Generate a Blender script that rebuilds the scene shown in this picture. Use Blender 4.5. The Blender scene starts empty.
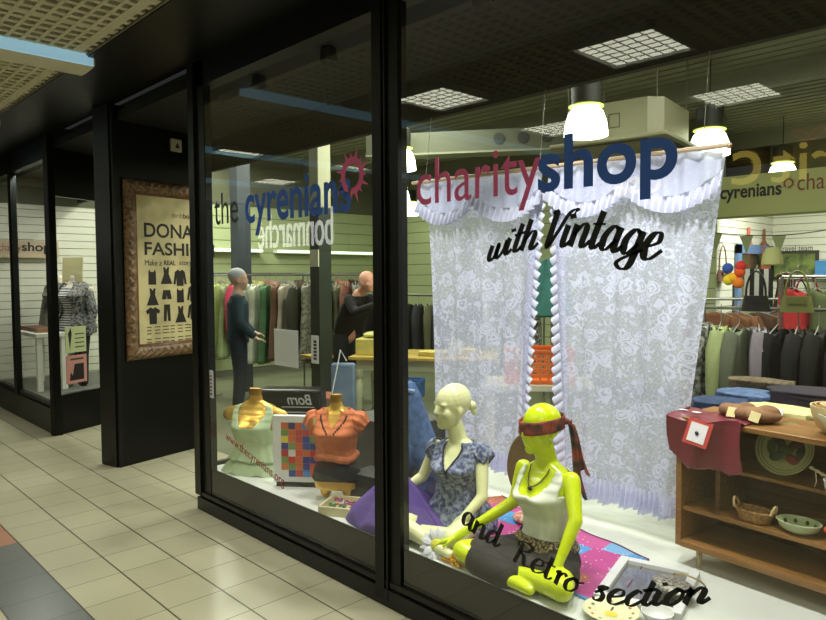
import bpy, bmesh, math, random
from mathutils import Vector, Matrix
R=math.radians; PI=math.pi
rnd=random.Random(7)
SC=bpy.context.scene; COL=SC.collection

# ------------------------------------------------------------ helpers
def lin(c):
    c/=255.0
    return c/12.92 if c<=.04045 else ((c+.055)/1.055)**2.4
def rgb(r,g,b): return (lin(r),lin(g),lin(b),1)
_mats={}
def mat(name,col,rough=.6,metal=0,noise=None,bump=None,emit=None,spec=.4,trans=0,col2=None):
    if name in _mats: return _mats[name]
    m=bpy.data.materials.new(name); m.use_nodes=True; nt=m.node_tree
    b=nt.nodes['Principled BSDF']; c=rgb(*col)
    b.inputs['Base Color'].default_value=c; b.inputs['Roughness'].default_value=rough
    b.inputs['Metallic'].default_value=metal; b.inputs['Specular IOR Level'].default_value=spec
    tc=None
    if noise or bump:
        tc=nt.nodes.new('ShaderNodeTexCoord')
    if noise:
        sc,amt=noise
        n=nt.nodes.new('ShaderNodeTexNoise'); n.inputs['Scale'].default_value=sc; n.inputs['Detail'].default_value=5
        nt.links.new(tc.outputs['Object'],n.inputs['Vector'])
        mx=nt.nodes.new('ShaderNodeMix'); mx.data_type='RGBA'
        d=rgb(*col2) if col2 else (c[0]*(1-amt),c[1]*(1-amt),c[2]*(1-amt),1)
        mx.inputs[6].default_value=c; mx.inputs[7].default_value=d
        rp=nt.nodes.new('ShaderNodeValToRGB'); rp.color_ramp.elements[0].position=.4; rp.color_ramp.elements[1].position=.62
        nt.links.new(n.outputs['Fac'],rp.inputs['Fac']); nt.links.new(rp.outputs['Color'],mx.inputs[0])
        nt.links.new(mx.outputs[2],b.inputs['Base Color'])
    if bump:
        sc,st=bump
        n=nt.nodes.new('ShaderNodeTexNoise'); n.inputs['Scale'].default_value=sc
        nt.links.new(tc.outputs['Object'],n.inputs['Vector'])
        bp=nt.nodes.new('ShaderNodeBump'); bp.inputs['Strength'].default_value=st; bp.inputs['Distance'].default_value=.01
        nt.links.new(n.outputs['Fac'],bp.inputs['Height']); nt.links.new(bp.outputs['Normal'],b.inputs['Normal'])
    if emit:
        b.inputs['Emission Color'].default_value=c; b.inputs['Emission Strength'].default_value=emit
    _mats[name]=m; return m

class MB:
    def __init__(s): s.v=[]; s.f=[]; s.mi=[]; s.cur=0
    def add(s,vs,fs):
        n=len(s.v); s.v+= [tuple(v) for v in vs]; s.f+=[tuple(i+n for i in f) for f in fs]; s.mi+=[s.cur]*len(fs); return s
    def box(s,c,d,rz=0,rx=0):
        M=Matrix.Translation(c)@Matrix.Rotation(rz,4,'Z')@Matrix.Rotation(rx,4,'X')
        x,y,z=d[0]/2,d[1]/2,d[2]/2
        vs=[M@Vector(p) for p in [(-x,-y,-z),(x,-y,-z),(x,y,-z),(-x,y,-z),(-x,-y,z),(x,-y,z),(x,y,z),(-x,y,z)]]
        return s.add(vs,[(0,3,2,1),(4,5,6,7),(0,1,5,4),(1,2,6,5),(2,3,7,6),(3,0,4,7)])
    def b2(s,x0,x1,y0,y1,z0,z1): return s.box(((x0+x1)/2,(y0+y1)/2,(z0+z1)/2),(x1-x0,y1-y0,z1-z0))
    def tube(s,pts,r,n=8,cap=True,closed=False):
        P=[Vector(p) for p in pts]; m=len(P); rs=r if isinstance(r,(list,tuple)) else [r]*m
        rings=[]; up=Vector((0,0,1)); prev=None
        for i in range(m):
            if closed: t=(P[(i+1)%m]-P[i-1])
            else: t=P[min(i+1,m-1)]-P[max(i-1,0)]
            if t.length<1e-9: t=Vector((0,0,1))
            t.normalize()
            if prev is None:
                a=up if abs(t.z)<.9 else Vector((1,0,0)); u=t.cross(a).normalized()
            else:
                u=prev-t*prev.dot(t)
                if u.length<1e-6: u=t.cross(up)
                u.normalize()
            prev=u; w=t.cross(u)
            rings.append([P[i]+(u*math.cos(2*PI*k/n)+w*math.sin(2*PI*k/n))*rs[i] for k in range(n)])
        return s.rings(rings,cap,closed)
    def rings(s,rings,cap=True,closed=False):
        n=len(rings[0]); vs=[p for r in rings for p in r]; m=len(rings); fs=[]
        for i in range(m if closed else m-1):
            j=(i+1)%m
            for k in range(n):
                fs.append((i*n+k,i*n+(k+1)%n,j*n+(k+1)%n,j*n+k))
        if cap and not closed:
            fs.append(tuple(range(n))[::-1]); fs.append(tuple((m-1)*n+k for k in range(n)))
        return s.add(vs,fs)
    def lathe(s,prof,c=(0,0,0),n=24,cap=True,sx=1,sy=1):
        return s.rings([[(c[0]+r*sx*math.cos(2*PI*k/n),c[1]+r*sy*math.sin(2*PI*k/n),c[2]+z) for k in range(n)] for r,z in prof],cap)
    def ell(s,c,r,rot=None,n=20,m=12):
        M=rot if rot is not None else Matrix.Identity(3); rings=[]
        for i in range(m+1):
            a=-PI/2+PI*i/m; a=max(min(a,PI/2-.02),-PI/2+.02)
            rings.append([Vector(c)+M@Vector((r[0]*math.cos(a)*math.cos(2*PI*k/n),r[1]*math.cos(a)*math.sin(2*PI*k/n),r[2]*math.sin(a))) for k in range(n)])
        return s.rings(rings)
    def cap(s,p,q,r1,r2,n=14):
        p=Vector(p);q=Vector(q);t=(q-p); L=t.length
        if L<1e-6: return s.ell(p,(r1,r1,r1))
        t/=L; pts=[];rs=[]
        for i in range(5):
            a=PI/2*(i/4); pts.append(p-t*r1*math.cos(a)); rs.append(max(r1*math.sin(a),1e-4))
        for i in range(5):
            a=PI/2*(i/4); pts.append(q+t*r2*math.sin(a)); rs.append(max(r2*math.cos(a),1e-4))
        return s.tube(pts,rs,n)
    def grid(s,fn,nu,nv,keep=None):
        vs=[fn(u/nu,v/nv) for v in range(nv+1) for u in range(nu+1)]; fs=[]
        for v in range(nv):
            for u in range(nu):
                if keep and not keep((u+.5)/nu,(v+.5)/nv): continue
                a=v*(nu+1)+u; fs.append((a,a+1,a+nu+2,a+nu+1))
        return s.add(vs,fs)
    def prism(s,poly,fn,d):
        # poly 2D, fn maps (a,b,depth)->3D
        n=len(poly); vs=[fn(a,b,0) for a,b in poly]+[fn(a,b,d) for a,b in poly]
        fs=[tuple(range(n))[::-1],tuple(range(n,2*n))]+[(i,(i+1)%n,n+(i+1)%n,n+i) for i in range(n)]
        return s.add(vs,fs)
    def build(s,name,m,parent=None,smooth=True,thick=0,bevel=0,sub=0,cat=None,label=None,group=None,kind=None,loc=None,off=0):
        me=bpy.data.meshes.new(name); me.from_pydata(s.v,[],s.f); me.update()
        bm=bmesh.new(); bm.from_mesh(me); loose=[v for v in bm.verts if not v.link_faces]
        bmesh.ops.delete(bm,geom=loose,context='VERTS')
        bmesh.ops.recalc_face_normals(bm,faces=bm.faces) if not thick else None
        bm.to_mesh(me); bm.free()
        ms=m if isinstance(m,(list,tuple)) else [m]
        for x in ms: me.materials.append(x)
        if len(ms)>1 and len(me.polygons)==len(s.mi):
            for p,i in zip(me.polygons,s.mi): p.material_index=i
        o=bpy.data.objects.new(name,me); COL.objects.link(o)
        if parent: o.parent=parent
        if loc: o.location=loc
        if smooth:
            for p in me.polygons: p.use_smooth=True
            try: me.set_sharp_from_angle(angle=R(40))
            except Exception: pass
        if bevel:
            b=o.modifiers.new('bevel','BEVEL'); b.width=bevel; b.segments=2; b.limit_method='ANGLE'
        if thick:
            t=o.modifiers.new('solid','SOLIDIFY'); t.thickness=thick; t.offset=off
        if sub:
            t=o.modifiers.new('sub','SUBSURF'); t.levels=sub; t.render_levels=sub
        tag(o,label,cat,group,kind)
        return o
def tag(o,label=None,cat=None,group=None,kind=None):
    if label: o['label']=label
    if cat: o['category']=cat
    if group: o['group']=group
    if kind: o['kind']=kind
    return o
def thing(name,label,cat,loc=(0,0,0),rz=0,group=None,kind=None):
    o=bpy.data.objects.new(name,None); o.empty_display_size=.05; COL.objects.link(o)
    o.location=loc; o.rotation_euler=(0,0,rz); return tag(o,label,cat,group,kind)
def struct(mb,name,m,parent=None,**k):
    return mb.build(name,m,parent,kind=None if parent else 'structure',**k)
def baked(o,name=None):
    # evaluate modifiers to a plain mesh
    dg=bpy.context.evaluated_depsgraph_get(); dg.update()
    me=bpy.data.meshes.new_from_object(o.evaluated_get(dg)); 
    o.modifiers.clear(); old=o.data; o.data=me
    for p in me.polygons: p.use_smooth=True
    return o
def remesh(mb,name,m,parent,voxel=.006,smooth=6,**k):
    o=mb.build(name,m,parent,**k)
    r=o.modifiers.new('r','REMESH'); r.mode='VOXEL'; r.voxel_size=voxel
    s=o.modifiers.new('s','SMOOTH'); s.factor=.5; s.iterations=smooth
    return baked(o)
def kids(o): return [c for c in bpy.data.objects if c.parent==o]
def dup(root,loc,rz=None,label=None,scale=None):
    r=root.copy(); COL.objects.link(r); r.location=loc
    if rz is not None: r.rotation_euler=(0,0,rz)
    if scale: r.scale=scale
    if label: r['label']=label
    for c in kids(root):
        d=c.copy(); COL.objects.link(d); d.parent=r
        for g in kids(c):
            e=g.copy(); COL.objects.link(e); e.parent=d
    return r
def sm(x): return x*x*(3-2*x)
def lerp(a,b,t): return a+(b-a)*t
def interp(tab,x):
    if x<=tab[0][0]: return tab[0][1:]
    for i in range(len(tab)-1):
        if x<=tab[i+1][0]:
            t=sm((x-tab[i][0])/(tab[i+1][0]-tab[i][0])); return tuple(lerp(a,b,t) for a,b in zip(tab[i][1:],tab[i+1][1:]))
    return tab[-1][1:]
def catmull(P,k=6):
    P=[tuple(p) for p in P]
    if len(P)<3: return P
    Q=[P[0]]+P+[P[-1]]; out=[]
    for i in range(1,len(Q)-2):
        p0,p1,p2,p3=Q[i-1],Q[i],Q[i+1],Q[i+2]
        for j in range(k):
            t=j/k; out.append(tuple(.5*(2*b+(c-a)*t+(2*a-5*b+4*c-d)*t*t+(-a+3*b-3*c+d)*t**3) for a,b,c,d in zip(p0,p1,p2,p3)))
    out.append(P[-1]); return out

def text_mesh(body,offset=0.0,shear=0.0,extrude=.5,spacing=1.0):
    cu=bpy.data.curves.new('t','FONT'); cu.body=body; cu.size=100; cu.offset=offset*100; cu.shear=shear; cu.extrude=extrude
    cu.space_character=spacing; cu.resolution_u=6
    o=bpy.data.objects.new('t',cu); COL.objects.link(o)
    dg=bpy.context.evaluated_depsgraph_get(); dg.update()
    me=bpy.data.meshes.new_from_object(o.evaluated_get(dg)); bpy.data.objects.remove(o); return me
def lettering(body,m,O,U,V,w,h,offset=0,shear=0,depth=.001,spacing=1.0,name='lettering',parent=None,label=None,cat=None,group=None,warp=None):
    """text scaled into a w x h box whose lower-left corner is O, along unit vectors U (reading) and V (up)"""
    me=text_mesh(body,offset,shear,1,spacing); O=Vector(O);U=Vector(U).normalized();V=Vector(V).normalized();N=U.cross(V)
    xs=[v.co.x for v in me.vertices]; ys=[v.co.y for v in me.vertices]
    x0,x1,y0,y1=min(xs),max(xs),min(ys),max(ys)
    for v in me.vertices:
        a=(v.co.x-x0)/(x1-x0); b=(v.co.y-y0)/(y1-y0); z=depth if v.co.z>0 else 0
        if warp: a,b=warp(a,b)
        v.co=O+U*a*w+V*b*h+N*z
    me.materials.clear(); me.materials.append(m); me.update()
    o=bpy.data.objects.new(name,me); COL.objects.link(o)
    if parent: o.parent=parent
    return tag(o,label,cat,group)

# ------------------------------------------------------------ materials
black=mat('black_paint',(9,10,9),.4,noise=(3,.3),spec=.3)
blackm=mat('black_matt',(5,6,5),.7)
frame_m=mat('dark_aluminium',(22,25,23),.35,.3)
def glass_mat(name='shop_glass',tint=(.95,.98,.95),gain=1.0):
    m=bpy.data.materials.new(name); m.use_nodes=True; nt=m.node_tree; nt.nodes.clear()
    out=nt.nodes.new('ShaderNodeOutputMaterial'); mx=nt.nodes.new('ShaderNodeMixShader')
    tr=nt.nodes.new('ShaderNodeBsdfTransparent'); tr.inputs[0].default_value=(*tint,1)
    gl=nt.nodes.new('ShaderNodeBsdfGlossy'); gl.inputs['Roughness'].default_value=.0; gl.inputs[0].default_value=(1,1,1,1)
    ge=nt.nodes.new('ShaderNodeNewGeometry'); dt=nt.nodes.new('ShaderNodeVectorMath'); dt.operation='DOT_PRODUCT'
    nt.links.new(ge.outputs['Incoming'],dt.inputs[0]); nt.links.new(ge.outputs['Normal'],dt.inputs[1])
    def M(op,a,b=0.0,c=0.0):
        n=nt.nodes.new('ShaderNodeMath'); n.operation=op; n.use_clamp=(op=='MULTIPLY_ADD')
        for i,x in enumerate((a,b,c)):
            if isinstance(x,(int,float)): n.inputs[i].default_value=x
            else: nt.links.new(x,n.inputs[i])
        return n.outputs[0]
    F0=.075
    sch=M('MULTIPLY_ADD',M('POWER',M('SUBTRACT',1.0,M('ABSOLUTE',dt.outputs['Value'])),5.0),1-F0,F0)   # two-surface Schlick reflectance
    nt.links.new(sch,mx.inputs[0])
    nt.links.new(tr.outputs[0],mx.inputs[1]); nt.links.new(gl.outputs[0],mx.inputs[2]); nt.links.new(mx.outputs[0],out.inputs[0])
    return m
glass=glass_mat(gain=1.7)

# ============================================================ MALL
T=.2885
def floor_mat():
    m=bpy.data.materials.new('mall_tiles'); m.use_nodes=True; nt=m.node_tree; N=nt.nodes; L=nt.links
    b=N['Principled BSDF']; tc=N.new('ShaderNodeTexCoord'); sp=N.new('ShaderNodeSeparateXYZ'); L.new(tc.outputs['Object'],sp.inputs[0])
    def M(op,a,bb=None,c=None):
        n=N.new('ShaderNodeMath'); n.operation=op
        for i,x in enumerate((a,bb,c)):
            if x is None: continue
            if isinstance(x,(int,float)): n.inputs[i].default_value=x
            else: L.new(x,n.inputs[i])
        return n.outputs[0]
    x=M('DIVIDE',M('ADD',sp.outputs[0],4.0225+T*40),T); y=M('DIVIDE',M('ADD',sp.outputs[1],-1.078+T*40),T)
    fx=M('FRACT',x); fy=M('FRACT',y)
    ex=M('MINIMUM',fx,M('SUBTRACT',1,fx)); ey=M('MINIMUM',fy,M('SUBTRACT',1,fy))
    gx=M('LESS_THAN',ex,.008); gy=M('LESS_THAN',ey,.014); g=M('MAXIMUM',gx,gy)
    ix=M('FLOOR',x); iy=M('FLOOR',y)
    cb=N.new('ShaderNodeCombineXYZ'); L.new(ix,cb.inputs[0]); L.new(iy,cb.inputs[1])
    wn=N.new('ShaderNodeTexWhiteNoise'); wn.noise_dimensions='2D'; L.new(cb.outputs[0],wn.inputs['Vector'])
    ns=N.new('ShaderNodeTexNoise'); ns.inputs['Scale'].default_value=1.6; ns.inputs['Detail'].default_value=6; L.new(tc.outputs['Object'],ns.inputs['Vector'])
    ns2=N.new('ShaderNodeTexNoise'); ns2.inputs['Scale'].default_value=60; L.new(tc.outputs['Object'],ns2.inputs['Vector'])
    def mix(f,a,c):
        n=N.new('ShaderNodeMix'); n.data_type='RGBA'
        if isinstance(f,float): n.inputs[0].default_value=f
        else: L.new(f,n.inputs[0])
        for i,v in ((6,a),(7,c)):
            if isinstance(v,tuple): n.inputs[i].default_value=v
            else: L.new(v,n.inputs[i])
        return n.outputs[2]
    cream=mix(wn.outputs['Value'],rgb(182,179,152),rgb(192,189,162))
    cream=mix(M('MULTIPLY',ns.outputs[0],.35),cream,rgb(150,144,112))
    greyb=mix(M('MULTIPLY',ns2.outputs[0],.8),rgb(96,100,96),rgb(120,124,120))
    # grey border band: tile row y in [0.79,1.078), x > -4.6 ; red tiles further along
    isrow=M('MULTIPLY',M('LESS_THAN',iy,39.5),M('GREATER_THAN',iy,38.5))
    isg=M('MULTIPLY',isrow,M('GREATER_THAN',ix,37.5))
    isr=M('MULTIPLY',isrow,M('LESS_THAN',ix,37.5))
    c=mix(isg,cream,greyb); c=mix(isr,c,rgb(176,128,104)); c=mix(g,c,rgb(70,64,48))
    L.new(c,b.inputs['Base Color']); b.inputs['Roughness'].default_value=.28
    bp=N.new('ShaderNodeBump'); bp.inputs['Strength'].default_value=.25; bp.inputs['Distance'].default_value=.004
    L.new(M('SUBTRACT',1,g),bp.inputs['Height']); L.new(bp.outputs[0],b.inputs['Normal'])
    return m
struct(MB().b2(-18,4,-3,3.0,-.1,0),'floor',floor_mat(),smooth=False)
# mall ceiling: pressed open-cell tiles
ceilm=mat('mall_ceiling_tile',(196,190,160),.8,bump=(40,.3))
ceilb=mat('mall_ceiling_back',(96,88,66),.9)
CZ=3.045
mb=MB(); mb.b2(-18,4,-3,1.6,CZ+.05,CZ+.09)
struct(mb,'ceiling_mall_backing',ceilb,smooth=False)
mb=MB()
x=-12.0
while x<2:
    w=.04 if round((x+12)/.1)%6 else .075
    mb.b2(x-w/2,x+w/2,-3,1.6,CZ,CZ+.03); x+=.1
y=-2.95
while y<1.6:
    w=.022 if round((y+2.95)/.08)%8 else .06
    mb.b2(-12.1,2,y-w/2,y+w/2,CZ-.002,CZ+.028); y+=.08
struct(mb,'ceiling_mall',ceilm,smooth=False)
struct(MB().b2(-18,4,1.59,1.62,CZ-.012,CZ+.05),'trim_1',mat('ceiling_edge_trim',(120,116,96),.6),smooth=False)
struct(MB().b2(-18,4,1.6,2.18,CZ-.02,CZ+.2),'ceiling_soffit',black,smooth=False)
# light panels in the mall ceiling
panel_e=mat('panel_diffuser',(236,238,214),.5,emit=7)
white_m=mat('white_metal',(225,225,215),.45)
i=0
names=['in the row near the glass','in the row away from the glass']
for yi,yy in enumerate((.32,-1.3)):
    for xi,xx in enumerate((-8.85,-7.2,-3.86,-2.2,-.55)):
        t=thing('ceiling_light','square ceiling light panel %s, %s one'%(names[yi],['farthest','second farthest','middle','second nearest','nearest'][xi]),'ceiling light',(xx,yy,CZ-.03),0,'square ceiling light panels of the mall')
        d=MB(); d.b2(-.26,.26,-.26,.26,0.0,.02); d.build('diffuser',panel_e,t,smooth=False)
        f=MB()
        for k in range(-3,4):
            f.b2(k*.085-.004,k*.085+.004,-.27,.27,-.004,.002); f.b2(-.27,.27,k*.085-.004,k*.085+.004,-.0045,.0015)
        for s_ in (-1,1): f.b2(s_*.275-.012,s_*.275+.012,-.287,.287,-.014,.03); f.b2(-.287,.287,s_*.275-.012,s_*.275+.012,-.0145,.0295)
        f.build('louvre_frame',white_m,t,smooth=False)
# long linear fixtures crossing the mall
blue_e=mat('blue_white_diffuser',(150,192,212),.4,emit=.62)
beige=mat('fixture_beige',(205,200,175),.5)
for k,(xx) in enumerate((-4.84,-7.25,-9.5)):
    t=thing('linear_ceiling_fixture',['long ceiling trunking with blue-lit side, nearest the camera','long ceiling trunking cut off at the left edge of the photo','long ceiling trunking farthest along the mall'][k],'light fixture',(xx,0,CZ-.07))
    m=MB(); m.b2(.11,.13,-2.9,1.635,.0,.07); m.build('side_diffuser',blue_e,t,smooth=False)
    m=MB(); prof=[(.125,.07),(.125,.002),(.05,-.004),(-.04,-.008),(-.13,-.006),(-.17,.01),(-.185,.035),(-.18,.07)]
    m.prism(prof,lambda a,b,d:(a,-2.9+d,b),4.53); m.build('cover',beige,t,smooth=True)
    m=MB(); m.prism([(a*1.03,b*1.05) for a,b in prof]+[],lambda a,b,d:(a,1.63+d,b),.015); m.build('end_cap',beige,t)
# opposite side of the mall (seen only as reflection)
oppm=mat('opposite_wall',(150,140,115),.7,noise=(2,.2))
struct(MB().b2(-18,4,-3.2,-3.0,0,3.2),'wall_opposite',oppm,smooth=False)
struct(MB().b2(-18.2,-18,-3.2,2.2,0,3.2),'wall_far',mat('far_wall',(110,105,90),.8),smooth=False)
struct(MB().b2(4,4.2,-3.2,4,0,3.2),'wall_near',mat('near_wall',(70,68,60),.8),smooth=False)
sign_w=mat('sign_white',(240,240,235),.5,emit=4.5)
signd=mat('sign_fascia_dark',(22,22,24),.5)
t=thing('shop_fascia_sign','dark fascia with white lettering on the opposite shop, seen mirrored in the glass','sign',(-10.9,-2.98,2.15))
MB().b2(-1.7,1.7,0,.03,-.12,.78).build('fascia_board',signd,t,smooth=False)
lettering('bonmarché',sign_w,(1.28,.032,.0),(-1,0,0),(0,0,1),2.46,.66,offset=.0,parent=t,name='letters',depth=.02)
sign_g=mat('sign_gold',(226,200,90),.4,emit=2.6)
sign_r=mat('sign_red',(190,70,50),.5,emit=2)
t=thing('gold_letter_sign','gold letters with red ribbon bow on the opposite shop, seen mirrored in the glass','sign',(-2.4,-2.985,2.5))
lettering('rit',sign_g,(.47,.01,0),(-1,0,0),(0,0,1),.56,.36,parent=t,name='letters',depth=.02)
lettering('c',sign_g,(-.19,.01,.01),(-1,0,0),(0,0,1),.28,.34,parent=t,name='letters',depth=.02)
lettering('osa',sign_g,(-1.24,.01,.02),(-1,0,0),(0,0,1),.60,.2,parent=t,name='letters',depth=.02)
m=MB()
for s_ in (-1,1):
    m.tube([(.24+s_*(.07-.07*math.cos(a)),.03,.40+.045*math.sin(a)+.03*(1-math.cos(a))) for a in [i*PI/8 for i in range(16)]],.006,6,closed=True)
m.build('ribbon_bow',sign_r,t)

# ============================================================ FACADE
GY=2.165      # glass plane
FY=2.141      # face of the frames
ST=.28        # display stage height
frame=lambda:MB()
# outer corner post, mullion, header, base
m=MB(); m.b2(-4.44,-4.36,FY,FY+.03,0.10,3.03); m.b2(-4.36,-4.25,FY+.02,FY+.07,.10,3.03); m.b2(-4.44,-4.42,FY,FY+.16,.1,3.03)
struct(m,'trim_2',frame_m,smooth=False)
m=MB(); m.b2(-2.52,-2.455,FY,FY+.03,.03,3.03); m.b2(-2.455,-2.35,FY+.012,FY+.07,.03,3.03); m.b2(-2.435,-2.425,FY-.002,FY+.02,.03,3.03)
struct(m,'trim_3',black,smooth=False)
m=MB(); m.b2(-4.44,1.2,FY+.02,FY+.12,2.86,3.03); struct(m,'trim_4',black,smooth=False)
m=MB(); m.b2(-4.41,1.2,FY,FY+.09,0,.085); m.b2(-4.41,1.2,FY+.006,FY+.09,.1,.125)
m.b2(-4.41,1.2,FY+.03,FY+.09,.08,.14); struct(m,'baseboard_front',mat('black_plinth',(24,25,24),.35,.2),smooth=False)
m=MB(); m.b2(-4.40,1.2,FY+.035,FY+.045,.12,ST+.02); struct(m,'trim_5',blackm,smooth=False)
# window panes
t=thing('window_1',None,None,kind='structure'); m=MB(); m.b2(-4.36,-2.45,GY,GY+.001,.125,2.9)
m=MB(); m.grid(lambda u,v:(lerp(-4.3,-2.45,u),GY,lerp(.13,2.9,v)),1,1); m.build('pane',glass,t,smooth=False)
t=thing('window_2',None,None,kind='structure')
m=MB(); m.grid(lambda u,v:(lerp(-2.36,1.2,u),GY,lerp(.13,2.9,v)),1,1); m.build('pane',glass,t,smooth=False)
# side pane of display (along the entrance)
m=MB(); m.b2(-4.44,-4.40,FY+.1,3.2,0,.3); struct(m,'trim_6',black,smooth=False)
# fin wall with poster, at the entrance
p0=Vector((-5.816,2.143,0)); fd=Vector((-.172,.744,0)).normalized(); fn=Vector((fd.y,-fd.x,0))
fa=math.atan2(fd.y,fd.x)
L_=1.02
t=thing('partition_fin',None,None,(p0.x,p0.y,0),fa,kind='structure')
m=MB(); m.b2(.03,L_,.0,.25,0,3.02); m.build('panel',black,t,smooth=False)
m=MB(); m.b2(0,.03,-.004,.262,0,3.02); m.b2(-.012,0,.03,.235,0,3.02); m.build('edge_post',frame_m,t,smooth=False)
# poster in a carved frame  (local x along wall, y=-out)
woodf=mat('carved_frame_wood',(134,106,74),.45,noise=(35,.6),bump=(60,.6))
wood_in=mat('inner_frame_wood',(120,80,58),.45,noise=(20,.4))
def parch():
    m=mat('poster_parchment',(206,194,146),.8,noise=(3,.35)); return m
ps=thing('framed_poster','clothing donation poster in a carved brown frame on the black entrance wall','poster',p0,fa)
px0,px1,pz0,pz1=.08,1.0,.895,2.43
fr=MB()
def frame_side(a,b,w,prof):
    pass
def rect_frame(mb,x0,x1,z0,z1,w,d0,d1,amp=0,seg=1):
    # four mitred bars, optionally with a wavy carved surface
    C_=[(x0,z0),(x1,z0),(x1,z1),(x0,z1)]; I=[(x0+w,z0+w),(x1-w,z0+w),(x1-w,z1-w),(x0+w,z1-w)]
    for k in range(4):
        a,b=C_[k],C_[(k+1)%4]; c,d=I[k],I[(k+1)%4]
        n=max(1,int(math.dist(a,b)/.012)) if amp else 1; nv=5 if amp else 1
        prev=None
        def f(u,v):
            A=(lerp(a[0],b[0],u),lerp(a[1],b[1],u)); B=(lerp(c[0],d[0],u),lerp(c[1],d[1],u))
            h=d1*(math.sin(PI*min(max(v,.02),.98))**.5)+amp*math.sin(u*n*.9+math.sin(v*9)*2)*math.sin(v*PI)
            return (lerp(A[0],B[0],v),-(d0+h),lerp(A[1],B[1],v))
        mb.grid(f,n if amp else 1,8)
rect_frame(fr,px0,px1,pz0,pz1,.11,.0,.045,.008,1); fr.build('carved_frame',woodf,ps,thick=.006)
fi=MB(); rect_frame(fi,px0+.1,px1-.1,pz0+.1,pz1-.1,.03,.004,.012); fi.build('inner_frame',wood_in,ps,thick=.004)
MB().b2(px0+.05,px1-.05,-.012,-.002,pz0+.05,pz1-.05).build('poster_sheet',parch(),ps,smooth=False); sheet=[c for c in bpy.data.objects if c.name=='poster_sheet'][0]
ink=mat('poster_ink',(34,30,26),.7)
def plet(body,x,z,w,h,**k): lettering(body,k.pop('m',ink),(x,-.0125,z),(1,0,0),(0,0,1),w,h,parent=sheet,name='poster_lettering',**k)
plet('DONATE',.275,1.945,.70,.125,offset=.018); plet('FASHION',.275,1.79,.76,.115,offset=.018)
plet('Make a',.275,1.70,.17,.05); plet('REAL',.47,1.705,.12,.042,offset=.015); plet('story',.63,1.695,.14,.05)
plet('thrift',.56,2.13,.12,.045,m=mat('ink_soft',(110,100,76),.8)); plet('box',.685,2.13,.1,.045,offset=.015)
tiny=mat('ink_tiny',(80,72,54),.8)
for k in range(5):
    m=MB()
    for j in range(9):
        x0_=.28+j*.08; m.b2(x0_,x0_+.045+.02*((j*7+k*3)%3)/2,-.0135,-.0125,1.16-k*.028-(.02 if k>2 else 0),1.168-k*.028-(.02 if k>2 else 0))
    m.build('small_print',tiny,sheet,smooth=False,kind='stuff')
# garment silhouettes
def sil(kind,x,z,s):
    P={'dress':[(-.25,1),(-.2,.6),(-.5,0),(.5,0),(.2,.6),(.25,1),(.12,1),(.0,.85),(-.12,1)],
       'tee':[(-.2,1),(-.6,.8),(-.5,.6),(-.32,.68),(-.3,0),(.3,0),(.32,.68),(.5,.6),(.6,.8),(.2,1),(0,.92)],
       'trousers':[(-.25,1),(-.3,0),(-.08,0),(0,.8),(.08,0),(.3,0),(.25,1)],
       'shorts':[(-.3,.75),(-.42,.2),(-.05,.2),(0,.5),(.05,.2),(.42,.2),(.3,.75)],
       'top':[(-.3,.85),(-.22,1),(-.15,.85),(.15,.85),(.22,1),(.3,.85),(.32,.1),(-.32,.1)],
       'shirt':[(-.2,1),(-.45,.85),(-.6,.1),(-.42,.1),(-.32,.6),(-.3,0),(.3,0),(.32,.6),(.42,.1),(.6,.1),(.45,.85),(.2,1),(0,.9)]}[kind]
    return [(x+a*s*.13,z+b*s*.16) for a,b in P]
rows=[['top','dress','shirt','trousers','dress'],['dress','shorts','top','shirt','tee'],['tee','trousers','dress','shirt','shorts']]
for r_,row in enumerate(rows):
    for c_,k in enumerate(row):
        m=MB(); m.prism(sil(k,.345+c_*.145,1.52-r_*.165+(.02 if c_%2 else 0),.92),lambda a,b,d:(a,-.0125-d,b),.002); m.build('garment_silhouette',ink,sheet,smooth=False)
# small alarm sign high on fin
t=thing('call_point_box','small beige wall box with dark triangle mark high on the black fin','sign',p0,fa)
MB().b2(.565,.675,-.03,0,2.72,2.83).build('box',mat('box_beige',(170,165,135),.6),t,smooth=False,bevel=.006)
MB().prism([(.60,2.75),(.65,2.75),(.625,2.80)],lambda a,b,d:(a,-.031-d,b),.001).build('triangle_mark',ink,t,smooth=False)

# left unit
A=Vector((-7.452,2.116,0)); sd=Vector((-.249,.536,0)).normalized(); sa=math.atan2(sd.y,sd.x)
m=MB(); m.b2(-7.6,-7.452,FY-.02,FY+.04,0,3.03); m.b2(-8.98,-8.86,FY-.02,FY+.04,.05,3.03); m.b2(-12.5,-7.6,FY-.01,FY+.06,2.80,3.03)
m.b2(-12.5,-7.46,FY-.02,FY+.05,0,.26); m.b2(-12.5,-7.6,FY,FY+.03,.26,.31); m.b2(-11.5,-11.3,FY-.02,FY+.04,.05,2.97)
struct(m,'trim_7',frame_m,smooth=False)
t=thing('window_3',None,None,kind='structure'); m=MB(); m.grid(lambda u,v:(lerp(-12.3,-7.6,u),FY+.02,lerp(.31,2.8,v)),1,1); m.build('pane',glass,t,smooth=False)
t=thing('window_4',None,None,(A.x,A.y,0),sa,kind='structure')
MB().b2(0,.7,.0,.06,0,.40).build('sill_panel',black,t,smooth=False)
MB().b2(0,.7,.0,.06,2.42,2.97).build('header_panel',black,t,smooth=False)
m=MB(); m.b2(.0,.05,0,.06,.4,2.42); m.b2(.655,.7,0,.06,.4,2.42); m.build('stile',black,t,smooth=False)
m=MB(); m.grid(lambda u,v:(lerp(.05,.655,u),.03,lerp(.4,2.42,v)),1,1); m.build('pane',glass,t,smooth=False)
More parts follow.
